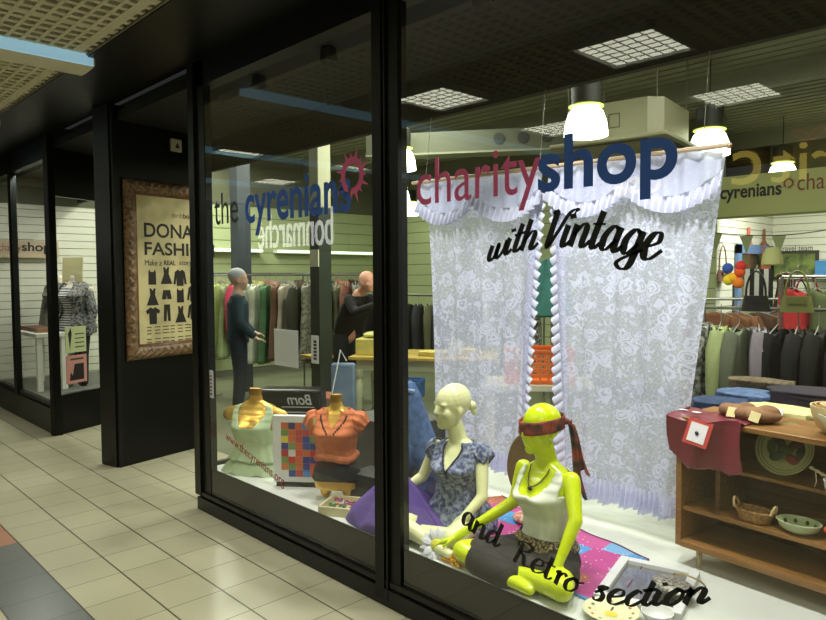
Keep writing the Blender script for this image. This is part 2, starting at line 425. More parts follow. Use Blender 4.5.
# cards taped on that side pane
def card(x0,x1,z0,z1,label,col,draw):
    c=thing('taped_card',label,'card',(A.x,A.y,0),sa)
    MB().b2(x0,x1,.018,.024,z0,z1).build('card_sheet',mat('card_%d_%d_%d'%col,col,.7),c,smooth=False)
    draw(c,x0,x1,z0,z1)
def d1(c,x0,x1,z0,z1):
    w=x1-x0
    MB().prism([(x0+w*.2,z0+.03),(x0+w*.3,z0+.2),(x0+w*.25,z0+.26),(x0+w*.12,z0+.2)],lambda a,b,d:(a,.0175-d,b),.0005).build('figure_print',ink,c,smooth=False)
    for k in range(4): MB().b2(x0+w*.45,x0+w*.9,.017,.0175,z0+.05+k*.045,z0+.062+k*.045).build('print_line',tiny,c,smooth=False)
def d2(c,x0,x1,z0,z1):
    w=x1-x0
    MB().prism([(x0+w*.15,z0+.03),(x0+w*.2,z0+.12),(x0+w*.3,z0+.08),(x0+w*.4,z0+.2),(x0+w*.85,z0+.2),(x0+w*.85,z0+.03)],lambda a,b,d:(a,.0175-d,b),.0005).build('picture_print',ink,c,smooth=False)
    MB().b2(x0+w*.2,x0+w*.85,.017,.0175,z0+.24,z0+.26).build('print_line',tiny,c,smooth=False)
card(.17,.43,.82,1.09,'pale green printed card on the side glass, above the pink one',(190,200,150),d1)
card(.17,.43,.50,.79,'pink printed card on the side glass, below the pale green one',(196,140,130),d2)

# ============================================================ SHOP SHELL
shopfloor=mat('shop_floor',(120,124,100),.35,noise=(2,.2))
struct(MB().b2(-14,4,3.0,13,-.1,.002),'floor_shop',shopfloor,smooth=False)
struct(MB().b2(-14,4,3.2,13,3.55,3.65),'ceiling_shop_slab',mat('ceiling_olive',(120,122,98),.85,noise=(3,.25)),smooth=False)
m=MB()
y=3.3
while y<12.9: m.b2(-14,4,y,y+.02,3.54,3.552); y+=.16
struct(m,'ceiling_shop_ribs',mat('ceiling_rib',(104,106,84),.8),smooth=False)
m=MB(); m.b2(-14,4,6.9,7.02,3.36,3.55); m.b2(-14,4,10,10.12,3.36,3.55); m.b2(-1.0,-.9,3.3,13,3.40,3.55)
struct(m,'ceiling_shop_beams',mat('beam_paint',(120,122,105),.7),smooth=False)
# display ceiling and bulkhead above the curtain
dark=mat('display_ceiling',(12,12,11),.8)
m=MB(); m.b2(-4.42,1.2,FY+.12,3.2,2.90,2.97); m.b2(-14,-4.42,2.19,3.2,2.90,2.97); struct(m,'ceiling_display',mat('display_ceiling_black',(10,11,10),.7),smooth=False)
m=MB(); m.b2(-14,1.2,3.2,3.25,2.62,3.6); struct(m,'bulkhead',dark,smooth=False)
# white slat walls
slat=mat('slat_wall_white',(214,214,196),.6); slatg=mat('slat_wall_green',(176,186,140),.6); slatb=mat('slat_groove',(120,118,104),.8)
upper=mat('upper_wall_olive',(90,92,72),.85)
def slatwall(name,axis,c,a0,a1,z0,z1,m_,pitch=.1,gap=.008,side=1):
    b=MB(); z=z0
    while z<z1-.01:
        zz=min(z+pitch-gap,z1)
        if axis=='x': b.b2(c-.02,c,a0,a1,z,zz)      # wall facing +x
        else: b.b2(a0,a1,c,c+.02,z,zz)              # wall facing -y
        z+=pitch
    struct(b,name,m_,smooth=False)
    b=MB()
    if axis=='x': b.b2(c-.1,c-.012,a0,a1,0,z1)
    else: b.b2(a0,a1,c+.012,c+.1,0,z1)
    struct(b,name+'_backing',slatb,smooth=False)
slatwall('wall_left','x',-10.0,2.2,4.6,.1,2.56,slat,.1)
slatwall('wall_left_green','x',-10.0,4.6,8.6,.1,2.75,slatg,.19,.012)
struct(MB().b2(-10.1,-9.98,2.2,8.6,2.75,3.6),'wall_left_upper',upper,smooth=False)
struct(MB().b2(-10.05,-9.99,2.2,4.6,2.56,2.75),'wall_left_head',upper,smooth=False)
slatwall('wall_back_green','y',8.6,-10,-3.55,.1,2.75,slatg,.19,.012)
struct(MB().b2(-10,-3.5,8.58,8.7,2.75,3.6),'wall_back_upper',upper,smooth=False)
slatwall('wall_nook','x',-3.55,8.6,10.5,.1,2.6,slat,.1)
slatwall('wall_back','y',10.5,-3.55,3,.1,2.6,slat,.1)
struct(MB().b2(-3.6,3,10.48,10.6,2.6,3.6),'wall_back_top',upper,smooth=False)
slatwall('wall_right','y',12.5,3,4,.1,2.6,slat,.1)
struct(MB().b2(3.0,3.1,3.2,12.6,0,3.6),'wall_right_side',mat('right_wall_paint',(190,188,165),.7),smooth=False)
# left display floor behind the left unit
MB().b2(-9.9,-7.72,2.21,3.6,0,.3).build('display_platform',mat('platform_grey',(90,92,84),.6),smooth=False,label='low grey display platform in the far left shop window',cat='platform')

# header sign in shop
sgn=thing('hanging_shop_sign','olive header board with black and red lettering above the back of the shop','sign',(-3.6,8.35,2.28))
MB().b2(-.5,4.2,0,.05,.0,.47).build('sign_board',mat('sign_board_olive',(178,182,120),.6),sgn,smooth=False)
MB().b2(-.52,4.22,-.01,.06,-.02,.0).build('lower_edge',mat('sign_edge_olive',(120,126,70),.6),sgn,smooth=False)
blk=mat('vinyl_black',(18,20,22),.45); red=mat('vinyl_red',(150,52,70),.45); navy=mat('vinyl_navy',(48,92,178),.45); crims=mat('vinyl_crimson',(214,92,142),.45)
lettering('cyrenians',blk,(.18,-.001,.16),(1,0,0),(0,0,1),.68,.20,offset=.028,parent=sgn,name='sign_lettering')
lettering('charityshop',mat('sign_lettering_red',(130,60,50),.5),(1.02,-.001,.18),(1,0,0),(0,0,1),.95,.24,parent=sgn,name='sign_lettering')
lettering('furniture and household goods',mat('sign_small',(150,150,90),.6),(.5,-.001,.10),(1,0,0),(0,0,1),.55,.05,parent=sgn,name='sign_lettering') if False else None
def sunburst(c,r,m_,U=Vector((1,0,0)),V=Vector((0,0,1)),N=Vector((0,-1,0)),n=15,parent=None,name='sunburst'):
    pts=[]; c=Vector(c)
    b=MB(); a0=R(-95); a1=R(235)
    for k in range(n):
        a=lerp(a0,a1,k/(n-1)); da=.17; wv=1 if k%2 else .82
        q=[(.52,a-da),(.52,a+da),(wv,a+.02)]
        b.prism([(r*x*math.cos(t_),r*x*math.sin(t_)) for x,t_ in q],lambda p,q_,d:c+U*p*.95+V*q_+N*d,.001)
    inner=[(.42*r*math.cos(a),.42*r*math.sin(a)) for a in [lerp(a0,a1,i/24) for i in range(25)]]
    outer=[(.64*r*math.cos(a),.64*r*math.sin(a)) for a in [lerp(a0,a1,i/24) for i in range(25)]]
    for i in range(24):
        b.prism([inner[i],inner[i+1],outer[i+1],outer[i]],lambda p,q_,d:c+U*p*.95+V*q_+N*d,.0012)
    return b.build(name,m_,parent,smooth=False)
sunburst((.93,-.001,.33),.085,mat('sign_lettering_red',(0,0,0)),parent=sgn,name='sunburst_mark')

# ------------------------------------------------------------ glass lettering
gy=GY-.0015
def glet(body,m_,x,z,w,h,label,**k):
    o=lettering(body,m_,(x,gy,z),(1,0,0),(0,0,1),w,h,name='window_lettering',**k); return tag(o,label,'lettering')
glet('the',mat('vinyl_charcoal',(50,52,58),.5),-4.13,1.935,.305,.20,'thin charcoal letters reading the, on the left pane')
glet('cyrenians',navy,-3.74,1.845,1.03,.31,'bold navy letters reading cyrenians, on the left pane',offset=.018)
sb=sunburst((-2.70,gy,2.10),.145,crims); tag(sb,'crimson sunburst emblem at the upper right of the left pane','emblem')
glet('charity',crims,-2.235,1.852,.675,.262,'thin crimson letters reading charity, on the right pane')
glet('shop',navy,-1.572,1.852,.548,.264,'bold navy letters reading shop, on the right pane',offset=.022)
def webwarp(a,b): return a,b
lettering('www.thecyrenians.org',mat('vinyl_dull_red',(150,50,50),.5),(-4.04,gy,.525),(.69,0,-.165),(0.1,0,1),.70,.075,name='window_lettering',label='dull red web address sloping low across the left pane',cat='lettering')
# brush script drawn as strokes
GL={'w':([[(0,1),(0,.3),(.2,0),(.45,.3),(.5,1)],[(.5,.9),(.5,.3),(.7,0),(.95,.35),(1,1)]],1.2),
'i':([[(0,1),(0,.2),(.15,0),(.4,.25)],[(.02,1.66),(.16,1.36)]],.5),
't':([[(.12,1.75),(.1,.25),(.28,0),(.5,.25)],[(-.2,1.02),(.45,1.08)]],.6),
'h':([[(0,1.9),(0,0)],[(0,.5),(.3,.98),(.55,.85),(.55,.15),(.72,0),(.95,.3)]],1.0),
'V':([[(-.35,1.75),(-.1,1.95),(.12,1.85),(.15,.9),(.2,0),(.5,.6),(.85,1.7),(1.15,1.95),(1.3,1.8)]],1.05),
'n':([[(0,1),(0,0)],[(0,.5),(.35,1),(.6,.8),(.6,.15),(.75,0),(1,.3)]],1.05),
'a':([[(.65,.85),(.35,1),(.05,.6),(.08,.12),(.33,.02),(.68,.5)],[(.7,1),(.68,.2),(.85,0),(1.08,.3)]],1.1),
'g':([[(.65,.85),(.35,1),(.05,.6),(.1,.15),(.35,.05),(.68,.5)],[(.7,1),(.66,-.4),(.35,-.8),(.0,-.6),(.2,-.25),(1.0,.3)]],1.05),
'e':([[(.08,.45),(.55,.65),(.5,.98),(.2,.95),(.0,.5),(.12,.08),(.42,0),(.85,.35)]],.85),
'd':([[(.65,.85),(.35,1),(.05,.6),(.08,.12),(.33,.02),(.68,.5)],[(.74,1.9),(.68,.2),(.85,0),(1.08,.3)]],1.1),
'R':([[(.25,1.8),(.2,.9),(.1,0)],[(-.3,1.45),(-.05,1.85),(.5,1.95),(.9,1.7),(.7,1.2),(.25,1.0),(.55,.7),(.75,.1),(1.15,.15)]],1.25),
'r':([[(0,.8),(.15,1),(.2,.8),(.2,0)],[(.2,.55),(.42,1),(.65,.85)]],.72),
'o':([[(.35,1),(.03,.6),(.08,.1),(.38,0),(.66,.4),(.55,.9),(.35,1),(.6,.8),(.95,.95)]],.95),
's':([[(.0,.5),(.5,.95),(.3,1.02),(.15,.8),(.42,.45),(.4,.1),(.15,0),(-.08,.18)]],.75),
'c':([[(.6,.8),(.38,1),(.05,.55),(.15,.08),(.42,0),(.8,.35)]],.8),' ':([],.5)}
def script(text,base,label,h0,h1,wd=.108):
    """text along a baseline polyline in the glass plane, x-height from h0 to h1"""
    B=catmull(base,10); S=[0]
    for i in range(1,len(B)): S.append(S[-1]+math.dist(B[i],B[i-1]))
    tot=S[-1]
    def at(s):
        s=min(max(s,0),tot)
        for i in range(1,len(B)):
            if s<=S[i]+1e-9:
                t=(s-S[i-1])/(S[i]-S[i-1]); return (lerp(B[i-1][0],B[i][0],t),lerp(B[i-1][1],B[i][1],t))
        return B[-1]
    adv=sum(GL[c][1] for c in text); avg=tot/adv
    b=MB(); u0=0
    def mp(px,py,u0,h):
        X,Z=at((u0+px)*avg); X2,Z2=at((u0+px)*avg+.01); 
        sl=.56
        py=1+(py-1)*.78 if py>1 else (py*.75 if py<0 else py)
        return X+py*h*sl*.75,Z+py*h
    for ch in text:
        st,ad=GL[ch]; h=lerp(h0,h1,u0/adv)
        for s_ in st:
            P=catmull([mp(x,y,u0,h) for x,y in s_],5)
            n=len(P); q=[]
            for i in range(n):
                a=P[max(i-1,0)]; c=P[min(i+1,n-1)]; dx,dz=c[0]-a[0],c[1]-a[1]; l=math.hypot(dx,dz) or 1
                nx,nz=-dz/l,dx/l
                # broad-pen: vertical strokes thick, upward hairlines thin
                thick=h*wd*(.36+1.24*abs(dz/l)*(1 if (dz<0 or n<8) else .55))
                q.append((P[i][0]+nx*thick,P[i][1]+nz*thick,P[i][0]-nx*thick,P[i][1]-nz*thick))
            for i in range(n-1):
                a=q[i];c=q[i+1]
                b.prism([(a[0],a[1]),(c[0],c[1]),(c[2],c[3]),(a[2],a[3])],lambda p,r,d:(p,gy-d,r),.001)
        u0+=ad
    return b.build('window_lettering',blk,smooth=False,label=label,cat='lettering')
script('with',[(-1.822,1.655),(-1.76,1.672),(-1.688,1.691),(-1.575,1.703)],'black script word with, below the crimson letters on the right pane',.066,.072)
script('Vintage',[(-1.545,1.705),(-1.45,1.706),(-1.385,1.703),(-1.33,1.695),(-1.265,1.685),(-1.20,1.670),(-1.14,1.655),(-1.085,1.650)],'black script word Vintage, below the navy letters on the right pane',.076,.086)
script('and',[(-1.965,.535),(-1.888,.498),(-1.84,.49),(-1.76,.48)],'black script word and, low on the right pane',.062,.058)
script('Retro',[(-1.69,.445),(-1.577,.436),(-1.511,.425),(-1.466,.416),(-1.38,.41)],'black script word Retro, low on the right pane',.056,.056)
script('section',[(-1.325,.415),(-1.228,.428),(-1.161,.448),(-1.095,.472),(-.984,.515),(-.90,.55)],'black script word section, low on the right pane',.06,.062)

# ------------------------------------------------------------ papers on glass
paper=mat('paper_white',(205,206,210),.7)
m=MB(); m.b2(-3.444,-3.20,GY+.002,GY+.004,1.085,1.297); m.build('paper_sheet',paper,smooth=False,label='blank white sheet of paper stuck to the left pane',cat='paper')
for k,(x,z0,z1,lb) in enumerate(((-3.04,1.128,1.28,'narrow white printed strip on the left pane beside the blank sheet'),(-4.232,.79,.975,'narrow white printed strip at the left edge of the left pane'))):
    t=thing('label_strip',lb,'label',(x,GY+.002,z0))
    MB().b2(-.033,.033,0,.002,0,z1-z0).build('strip_paper',paper,t,smooth=False)
    for j in range(6): MB().b2(-.012,.015,-.0006,0,.02+j*(z1-z0-.04)/6,.032+j*(z1-z0-.04)/6).build('print_mark',[ink,red][k if j%2 else 0],t,smooth=False)

# ============================================================ DISPLAY STAGE
struct(MB().b2(-4.38,1.2,2.19,3.75,0,ST),'floor_stage',mat('stage_white',(205,208,198),.45,noise=(3,.06)),smooth=False)

# ------------------------------------------------------------ curtains
def lace(name,base_a):
    m=bpy.data.materials.new(name); m.use_nodes=True; nt=m.node_tree; N=nt.nodes; L=nt.links; N.clear()
    out=N.new('ShaderNodeOutputMaterial'); uv=N.new('ShaderNodeTexCoord')
    mp=N.new('ShaderNodeMapping'); mp.inputs['Scale'].default_value=(1,.1,1); L.new(uv.outputs['Object'],mp.inputs[0])
    def M(op,a,b=None):
        n=N.new('ShaderNodeMath'); n.operation=op; n.use_clamp=False
        for i,x in enumerate((a,b)):
            if x is None: continue
            if isinstance(x,(int,float)): n.inputs[i].default_value=x
            else: L.new(x,n.inputs[i])
        return n.outputs[0]
    dn=N.new('ShaderNodeTexNoise'); dn.inputs['Scale'].default_value=22; dn.inputs['Detail'].default_value=2; L.new(mp.outputs[0],dn.inputs['Vector'])
    va=N.new('ShaderNodeVectorMath'); va.operation='MULTIPLY_ADD'; L.new(dn.outputs['Color'],va.inputs[0]); va.inputs[1].default_value=(.06,.0,.06); L.new(mp.outputs[0],va.inputs[2])
    def vor(sc,feat='F1'):
        v=N.new('ShaderNodeTexVoronoi'); v.inputs['Scale'].default_value=sc; v.feature=feat; L.new(va.outputs[0],v.inputs['Vector']); return v
    ns=N.new('ShaderNodeTexNoise'); ns.inputs['Scale'].default_value=9; ns.inputs['Detail'].default_value=3; L.new(mp.outputs[0],ns.inputs['Vector'])
    big=vor(11.0); 
    # flowers: concentric petals round voronoi centres
    d=M('ADD',big.outputs['Distance'],M('MULTIPLY',ns.outputs['Fac'],.5))
    rings=M('SINE',M('MULTIPLY',d,34.0)); fl=M('MULTIPLY',M('GREATER_THAN',rings,-.35),M('LESS_THAN',d,.66))
    lv=vor(34.0); leaf=M('LESS_THAN',lv.outputs['Distance'],.30)
    ge=vor(55.0,'DISTANCE_TO_EDGE'); netm=M('LESS_THAN',ge.outputs['Distance'],.07)
    a=M('MAXIMUM',M('MULTIPLY',fl,.97),M('MULTIPLY',leaf,.93)); a=M('MAXIMUM',a,M('MULTIPLY',netm,.8)); a=M('MAXIMUM',a,base_a)
    df=N.new('ShaderNodeBsdfDiffuse'); df.inputs[0].default_value=rgb(214,218,242)
    tl=N.new('ShaderNodeBsdfTranslucent'); tl.inputs[0].default_value=rgb(214,218,242)
    m1=N.new('ShaderNodeMixShader'); m1.inputs[0].default_value=.3; L.new(df.outputs[0],m1.inputs[1]); L.new(tl.outputs[0],m1.inputs[2])
    tr=N.new('ShaderNodeBsdfTransparent'); m2=N.new('ShaderNodeMixShader'); L.new(a,m2.inputs[0]); L.new(tr.outputs[0],m2.inputs[1]); L.new(m1.outputs[0],m2.inputs[2])
    L.new(m2.outputs[0],out.inputs[0]); return m
lace1=lace('lace_net',.58); lace2=lace('lace_dense',.86)
ruff=mat('ruffle_cotton',(204,207,226),.85)
CY=3.2
rod=thing('curtain_rod','pale wooden curtain rod hung on wires above the lace curtains','curtain rod',(0,CY-.02,0))
m=MB(); m.tube([(-3.27,-.055,2.205),(-1.25,-.055,2.171)],[.012,.011],10); m.build('rod',mat('rod_wood',(214,190,160),.5),rod)
MB().lathe([(.002,-.014),(.010,-.009),(.0135,0),(.010,.009),(.002,.014)],(0,-.055,0),12).build('finial',mat('finial_wood',(214,176,140),.5),rod).location=(-1.245,0,2.168)
for x in (-1.36,-2.26,-3.15): MB().tube([(x,-.0,2.62),(x,-.055,2.215-(x+3.25)*.017)],.0018,5).build('hanging_wire',mat('wire_steel',(150,150,140),.4,.6),rod)
def curtain(xt0,xt1,xb0,xb1,zb,label,side,ph):
    t=thing('lace_curtain',label,'curtain',((xt0+xt1)/2,CY,2.1)); cx=(xt0+xt1)/2
    zt=lambda x:2.205-(x+3.25)*.017
    def f(u,v):
        x=lerp(lerp(xb0,xb1,u),lerp(xt0,xt1,u),v); z=lerp(zb,zt(x)-.006,v)
        y=CY+.018*math.sin(u*30+ph+v*1.2)*(1.15-v*.5)+.02*math.sin(u*9+v*3+ph)
        return (x-cx,y-CY,z-2.1)
    MB().grid(f,110,40).build('lace_panel',lace1,t)
    # ruffles down the leading edge(s)
    def vruffle(xt,xb,w,nm,sgn_):
        def g(u,v):
            c=math.sin(v*2*PI*30+ph+u*2.6); x=lerp(xb,xt,v)+sgn_*w*u*(.92+.09*c)
            return (x-cx,-.012-.007*u*math.cos(v*2*PI*30+ph+u*2.6)-.008*u,lerp(zb,2.08,v)-2.1-.035*u+.004*u*c)
        MB().grid(g,8,420).build(nm,ruff,t)
    if side<=0: vruffle(xt1-.06,xb1-.06,.09,'edge_ruffle',1)
    if side>=0: vruffle(xt0+.06,xb0+.06,.09,'edge_ruffle',-1)
    # hem ruffle
    def hm(u,v):
        x=lerp(xb0,xb1,u); return (x-cx,.03*math.sin(u*150+ph)*(1-v)+.01*math.sin(u*13)-.01,zb-.02+v*.12-2.1+.01*math.sin(u*40)*(1-v))
    MB().grid(hm,300,5).build('hem_ruffle',lace2,t)
    # valance: swagged lace with a gathered frill
    W=xt1-xt0; ns_=2
    def zv(u):
        k=(u*ns_)%1.0; return .095+.105*math.sin(PI*k)**.8 + (.0)
    def va(u,v):
        x=lerp(xt0-.01,xt1+.01,u); z=zt(x)-.004-v*zv(u)
        return (x-cx,-.035-.012*math.sin(u*60+ph)-.02*v,z-2.1)
    MB().grid(va,120,10).build('valance',lace2,t)
    def vf(u,v):
        x=lerp(xt0-.02,xt1+.02,u); z=zt(x)-.004-zv(u)-v*.08
        return (x-cx,-.05-.016*math.sin(u*170+ph)*(.3+v)-.02*v,z-2.1)
    MB().grid(vf,320,6).build('valance_frill',ruff,t)
    return t
curtain(-3.23,-2.285,-3.14,-2.43,.44,'left lace curtain panel with frilled valance',-1,0)
curtain(-2.205,-1.30,-2.165,-1.50,.42,'right lace curtain panel with frilled valance',1,2.1)

# ------------------------------------------------------------ figures
PROF=[(-.02,.150,.105,.0),(.06,.165,.115,.01),(.12,.150,.105,.005),(.20,.112,.082,0),(.26,.112,.082,0),(.34,.132,.10,-.01),(.385,.140,.118,-.022),(.43,.142,.095,-.012),(.47,.145,.075,0),(.505,.128,.060,.008),(.53,.085,.05,.01),(.545,.055,.045,.008)]
def torso_pt(z,a,s=1,o=0):
    rx,ry,cy=interp(PROF,z/s); e=.88
    c,si=math.cos(a),math.sin(a)
    X=(rx*s+o)*math.copysign(abs(c)**e,c); b=0
    if si<0: b=.030*s*math.exp(-((abs(X)/s-.064)/.042)**2-((z/s-.385)/.052)**2)
    return Vector((X,(ry*s+o)*math.copysign(abs(si)**e,si)+cy*s-b,z))
def add_torso(mb,z0,z1,s=1,o=0,n=36,st=24):
    mb.rings([[torso_pt(lerp(z0,z1,i/st),2*PI*k/n,s,o) for k in range(n)] for i in range(st+1)])
def add_bust(mb,s):
    return
def head_mesh(s,rz,c,hair=False,face=True):
    mb=MB(); Mz=Matrix.Rotation(rz,3,'Z'); c=Vector(c)
    def P(x,y,z): return c+Mz@Vector((x*s,y*s,z*s))
    def E(p,r,rx=0): mb.ell(P(*p),(r[0]*s,r[1]*s,r[2]*s),Mz@Matrix.Rotation(rx,3,'X'))
    E((0,.012,.03),(.074,.095,.088)); E((0,-.02,-.02),(.058,.068,.088)); E((0,-.05,-.082),(.026,.028,.024)); E((0,-.02,-.06),(.048,.055,.045))
    if face:
        mb.cap(P(0,-.070,.03),P(0,-.092,-.018),.009*s,.011*s); E((0,-.086,-.022),(.014,.010,.007))
        E((0,-.078,-.048),(.020,.009,.006)); E((0,-.076,-.058),(.017,.009,.006)); E((0,-.052,.0),(.052,.030,.05))
        for sx in (-1,1):
            E((sx*.031,-.064,.026),(.026,.014,.010)); E((sx*.038,-.048,-.022),(.026,.026,.030)); E((sx*.072,.012,-.010),(.008,.016,.026))
    return mb,P
def hand(mb,w,h,s,curl=.4,up=(0,0,1),thumb=1):
    """palm from wrist w towards h with five fingers"""
    w=Vector(w);h=Vector(h); d=(h-w).normalized(); upv=Vector(up); side=d.cross(upv).normalized(); upv=side.cross(d)
    pl=.075*s
    for k in range(4):
        o=(k-1.5)*.017*s; a=w+d*.012*s+side*o*.7; b=w+d*pl+side*o
        mb.cap(a,b,.012*s,.0105*s,10)
        L=[.060,.070,.066,.052][k]*s; q=b; dd=d+side*(k-1.5)*.06
        for j in range(3):
            dd=(dd-upv*curl*.5).normalized(); q2=q+dd*L*[.45,.32,.23][j]; mb.cap(q,q2,.0085*s,.0078*s-.0006*j,8); q=q2
    b=w+d*.02*s+side*thumb*.02*s; q=b+ (d*.5+side*thumb*.8-upv*.2).normalized()*.035*s
    mb.cap(b,q,.012*s,.009*s,8); q2=q+(d*.9+side*thumb*.3-upv*.25).normalized()*.03*s; mb.cap(q,q2,.009*s,.0075*s,8)

def garment(s,z0,z1,o,keep,ripple=0,flare=0,n=96,st=60,freq=14,zfl=.28):
    mb=MB()
    def f(u,v):
        a=2*PI*u; z=lerp(z0,z1,v)
        fl=max(0,(zfl*s-z))*flare
        p=torso_pt(max(z,.0),a,s,o+fl+ripple*(math.sin(a*freq+z*9)+.6*math.sin(a*freq*.47+2-z*14))*(1-v*.8)); p.z=z; return p
    mb.grid(f,n,st,lambda u,v:keep(2*PI*u,lerp(z0,z1,v)/s)); return mb

# ---- lime seated mannequin
lime=mat('lime_gloss',(204,222,8),.22,spec=.5); creamp=mat('cream_gloss',(224,226,170),.3)
def seated(name,label,base,rz,body_m,head,hrz,limbs,s=.9,hs=1.0):
    t=thing(name,label,'mannequin',base,rz)
    M=Matrix.Rotation(-rz,3,'Z'); B=Vector(base)
    W=lambda p:M@(Vector(p)-B)
    mb=MB(); add_torso(mb,-.01*s,.545*s,s); add_bust(mb,s)
    hc=W(head); nk=Vector((0,.008,.52*s))
    mb.cap(nk,hc+Vector((0,.012,-.05*s)),.056*s,.050*s)
    hm_,P=head_mesh(hs,hrz-rz,hc); n=len(mb.v); mb.v+=hm_.v; mb.f+=[tuple(i+n for i in f) for f in hm_.f]; mb.mi+=hm_.mi
    for ch in limbs['arms']:
        q=[W(p) for p in ch['p']]; sh=Vector((ch['side']*.152*s,.004,.478*s))
        mb.cap(sh,q[0],.043*s,.033*s); mb.cap(q[0],q[1],.034*s,.021*s); hand(mb,q[1],q[2],s,ch.get('curl',.35),(0,0,1),ch.get('thumb',1))
    for ch in limbs['legs']:
        q=[W(p) for p in ch['p']]; hp=Vector((ch['side']*.085*s,0,.06*s))
        mb.cap(hp,q[0],.085*s,.058*s); mb.cap(q[0],q[1],.056*s,.036*s); mb.cap(q[1],q[2],.034*s,.024*s)
    remesh(mb,'body',body_m,t,voxel=.0055,smooth=5)
    return t,W,P,hc
bl=(-1.78,2.52,ST)
tl,Wl,Pl,hl=seated('seated_mannequin','glossy lime yellow seated mannequin in white vest with patterned headscarf',bl,R(-4),lime,(-1.80,2.50,.912),R(-18),
 dict(arms=[dict(side=-1,p=[(-1.93,2.49,.56),(-2.13,2.31,.385),(-2.25,2.255,.335)],thumb=-1),dict(side=1,p=[(-1.575,2.44,.57),(-1.59,2.33,.40),(-1.63,2.275,.345)],curl=.7)],
      legs=[dict(side=-1,p=[(-2.05,2.27,.35),(-1.78,2.245,.32),(-1.66,2.24,.31)]),dict(side=1,p=[(-1.53,2.27,.35),(-1.75,2.30,.33),(-1.88,2.32,.32)])]))
s=.9
vest=mat('vest_white',(222,226,206),.75,bump=(25,.2))
def keep_tank(a,z):
    x=math.cos(a); f=math.sin(a)  # front is -y -> sin<0
    if z>.515: return False
    if f<0:   # front scoop
        xn=abs(x)
        if z>.395+.115*min(1,(xn/.62))**3.0 and xn<.66: return False
    else:
        if z>.45 and abs(x)<.5: return False
    if abs(x)>.86 and z>.41: return False
    return True
garment(s,.17*s,.52*s,.007,keep_tank,.0025,.0).build('vest',vest,tl,thick=.003)
skirtm=mat('skirt_dark',(44,40,38),.8,noise=(30,.3))
def lap(poly_w,zc,name,m_,t,W,thick=.02,drop=.0):
    pass
# skirt: waist tube plus cloth spanning both thighs
mb=MB(); add_torso(mb,.02,.165*s,s,.012)
k1=Wl((-2.0,2.31,.345)); k2=Wl((-1.60,2.38,.35)); mb.cap(Wl((-1.96,2.275,.335)),Wl((-1.80,2.262,.325)),.078*s,.07*s)
mb.cap((-.08*s,0,.06*s),k1,.10*s,.074*s); mb.cap((.08*s,0,.06*s),k2,.10*s,.085*s)
for i in range(1,8):
    t_=i/8; q=Vector(k1).lerp(Vector(k2),t_); q.z-=.015*math.sin(PI*t_)*0; mb.cap((lerp(-.08,.08,t_)*s,-.02,.05*s),q,.09*s,.045*s)
remesh(mb,'skirt',skirtm,tl,voxel=.008,smooth=8)
belt=mat('belt_patterned',(40,38,34),.5,noise=(90,.9),col2=(170,150,110))
belt_o=garment(s,.125*s,.185*s,.019,lambda a,z:True,.0).build('belt',belt,tl,thick=.004)
mb=MB()
for i in range(14):
    a=-PI/2+(i-6.5)*.2; p=torso_pt(.155*s,a,s,.024); MB().ell(p,(.006,.005,.006),n=8,m=5).build('belt_stud',mat('stud_brass',(190,170,100),.3,.8),belt_o)
# headscarf
scarf=mat('scarf_red_black',(150,62,50),.75,noise=(22,.9),col2=(42,40,42))
mb=MB(); Mz=Matrix.Rotation(R(-24),3,'Z')
def band(u,v):
    a=2*PI*u; tilt=.014*math.sin(a); r=1.06+.02*math.sin(a*7+v*8)
    q=Vector((.076*r*math.cos(a),.098*r*math.sin(a)+.008,.026+(v-.5)*.058+tilt)); return Vector(hl)+Mz@q
mb.grid(band,48,5); hs_o=mb.build('headscarf',scarf,tl,thick=.004)
mb=MB()
kn=Vector(hl)+Mz@Vector((.03,.108,.036)); mb.ell(kn,(.018,.018,.016))
mb.build('scarf_knot',scarf,hs_o)
for o_,L_ in ((0,.33),(.022,.22)):
    mb=MB()
    def tail(u,v): return kn+Vector((.012+o_*.6+v*.06+(u-.5)*(.022+.03*v),.012+.02*v+.008*math.sin(u*7+v*6),-v*L_+.01*math.sin(u*5)))
    mb.grid(tail,6,24); mb.build('scarf_tail',scarf,hs_o,thick=.003)
# necklace
mb=MB(); pts=[]
for i in range(21):
    a=-PI/2+(i-10)/10*1.25; x=.058*s*math.sin((i-10)/10*1.5); zz=.525*s-.085*s*math.cos((i-10)/10*PI/2)**1.1
    p=torso_pt(min(zz,.54*s),-PI/2+ (i-10)*.062,s,.006); pts.append((x,p.y-.006,zz))
mb.tube(pts,.0028,6); nk_o=mb.build('necklace',mat('necklace_dark',(70,58,40),.4,.4),tl)
MB().ell((pts[10][0],pts[10][1]-.006,pts[10][2]-.008),(.013,.006,.010)).build('pendant',mat('pendant_dark',(60,56,50),.4,.4),nk_o)

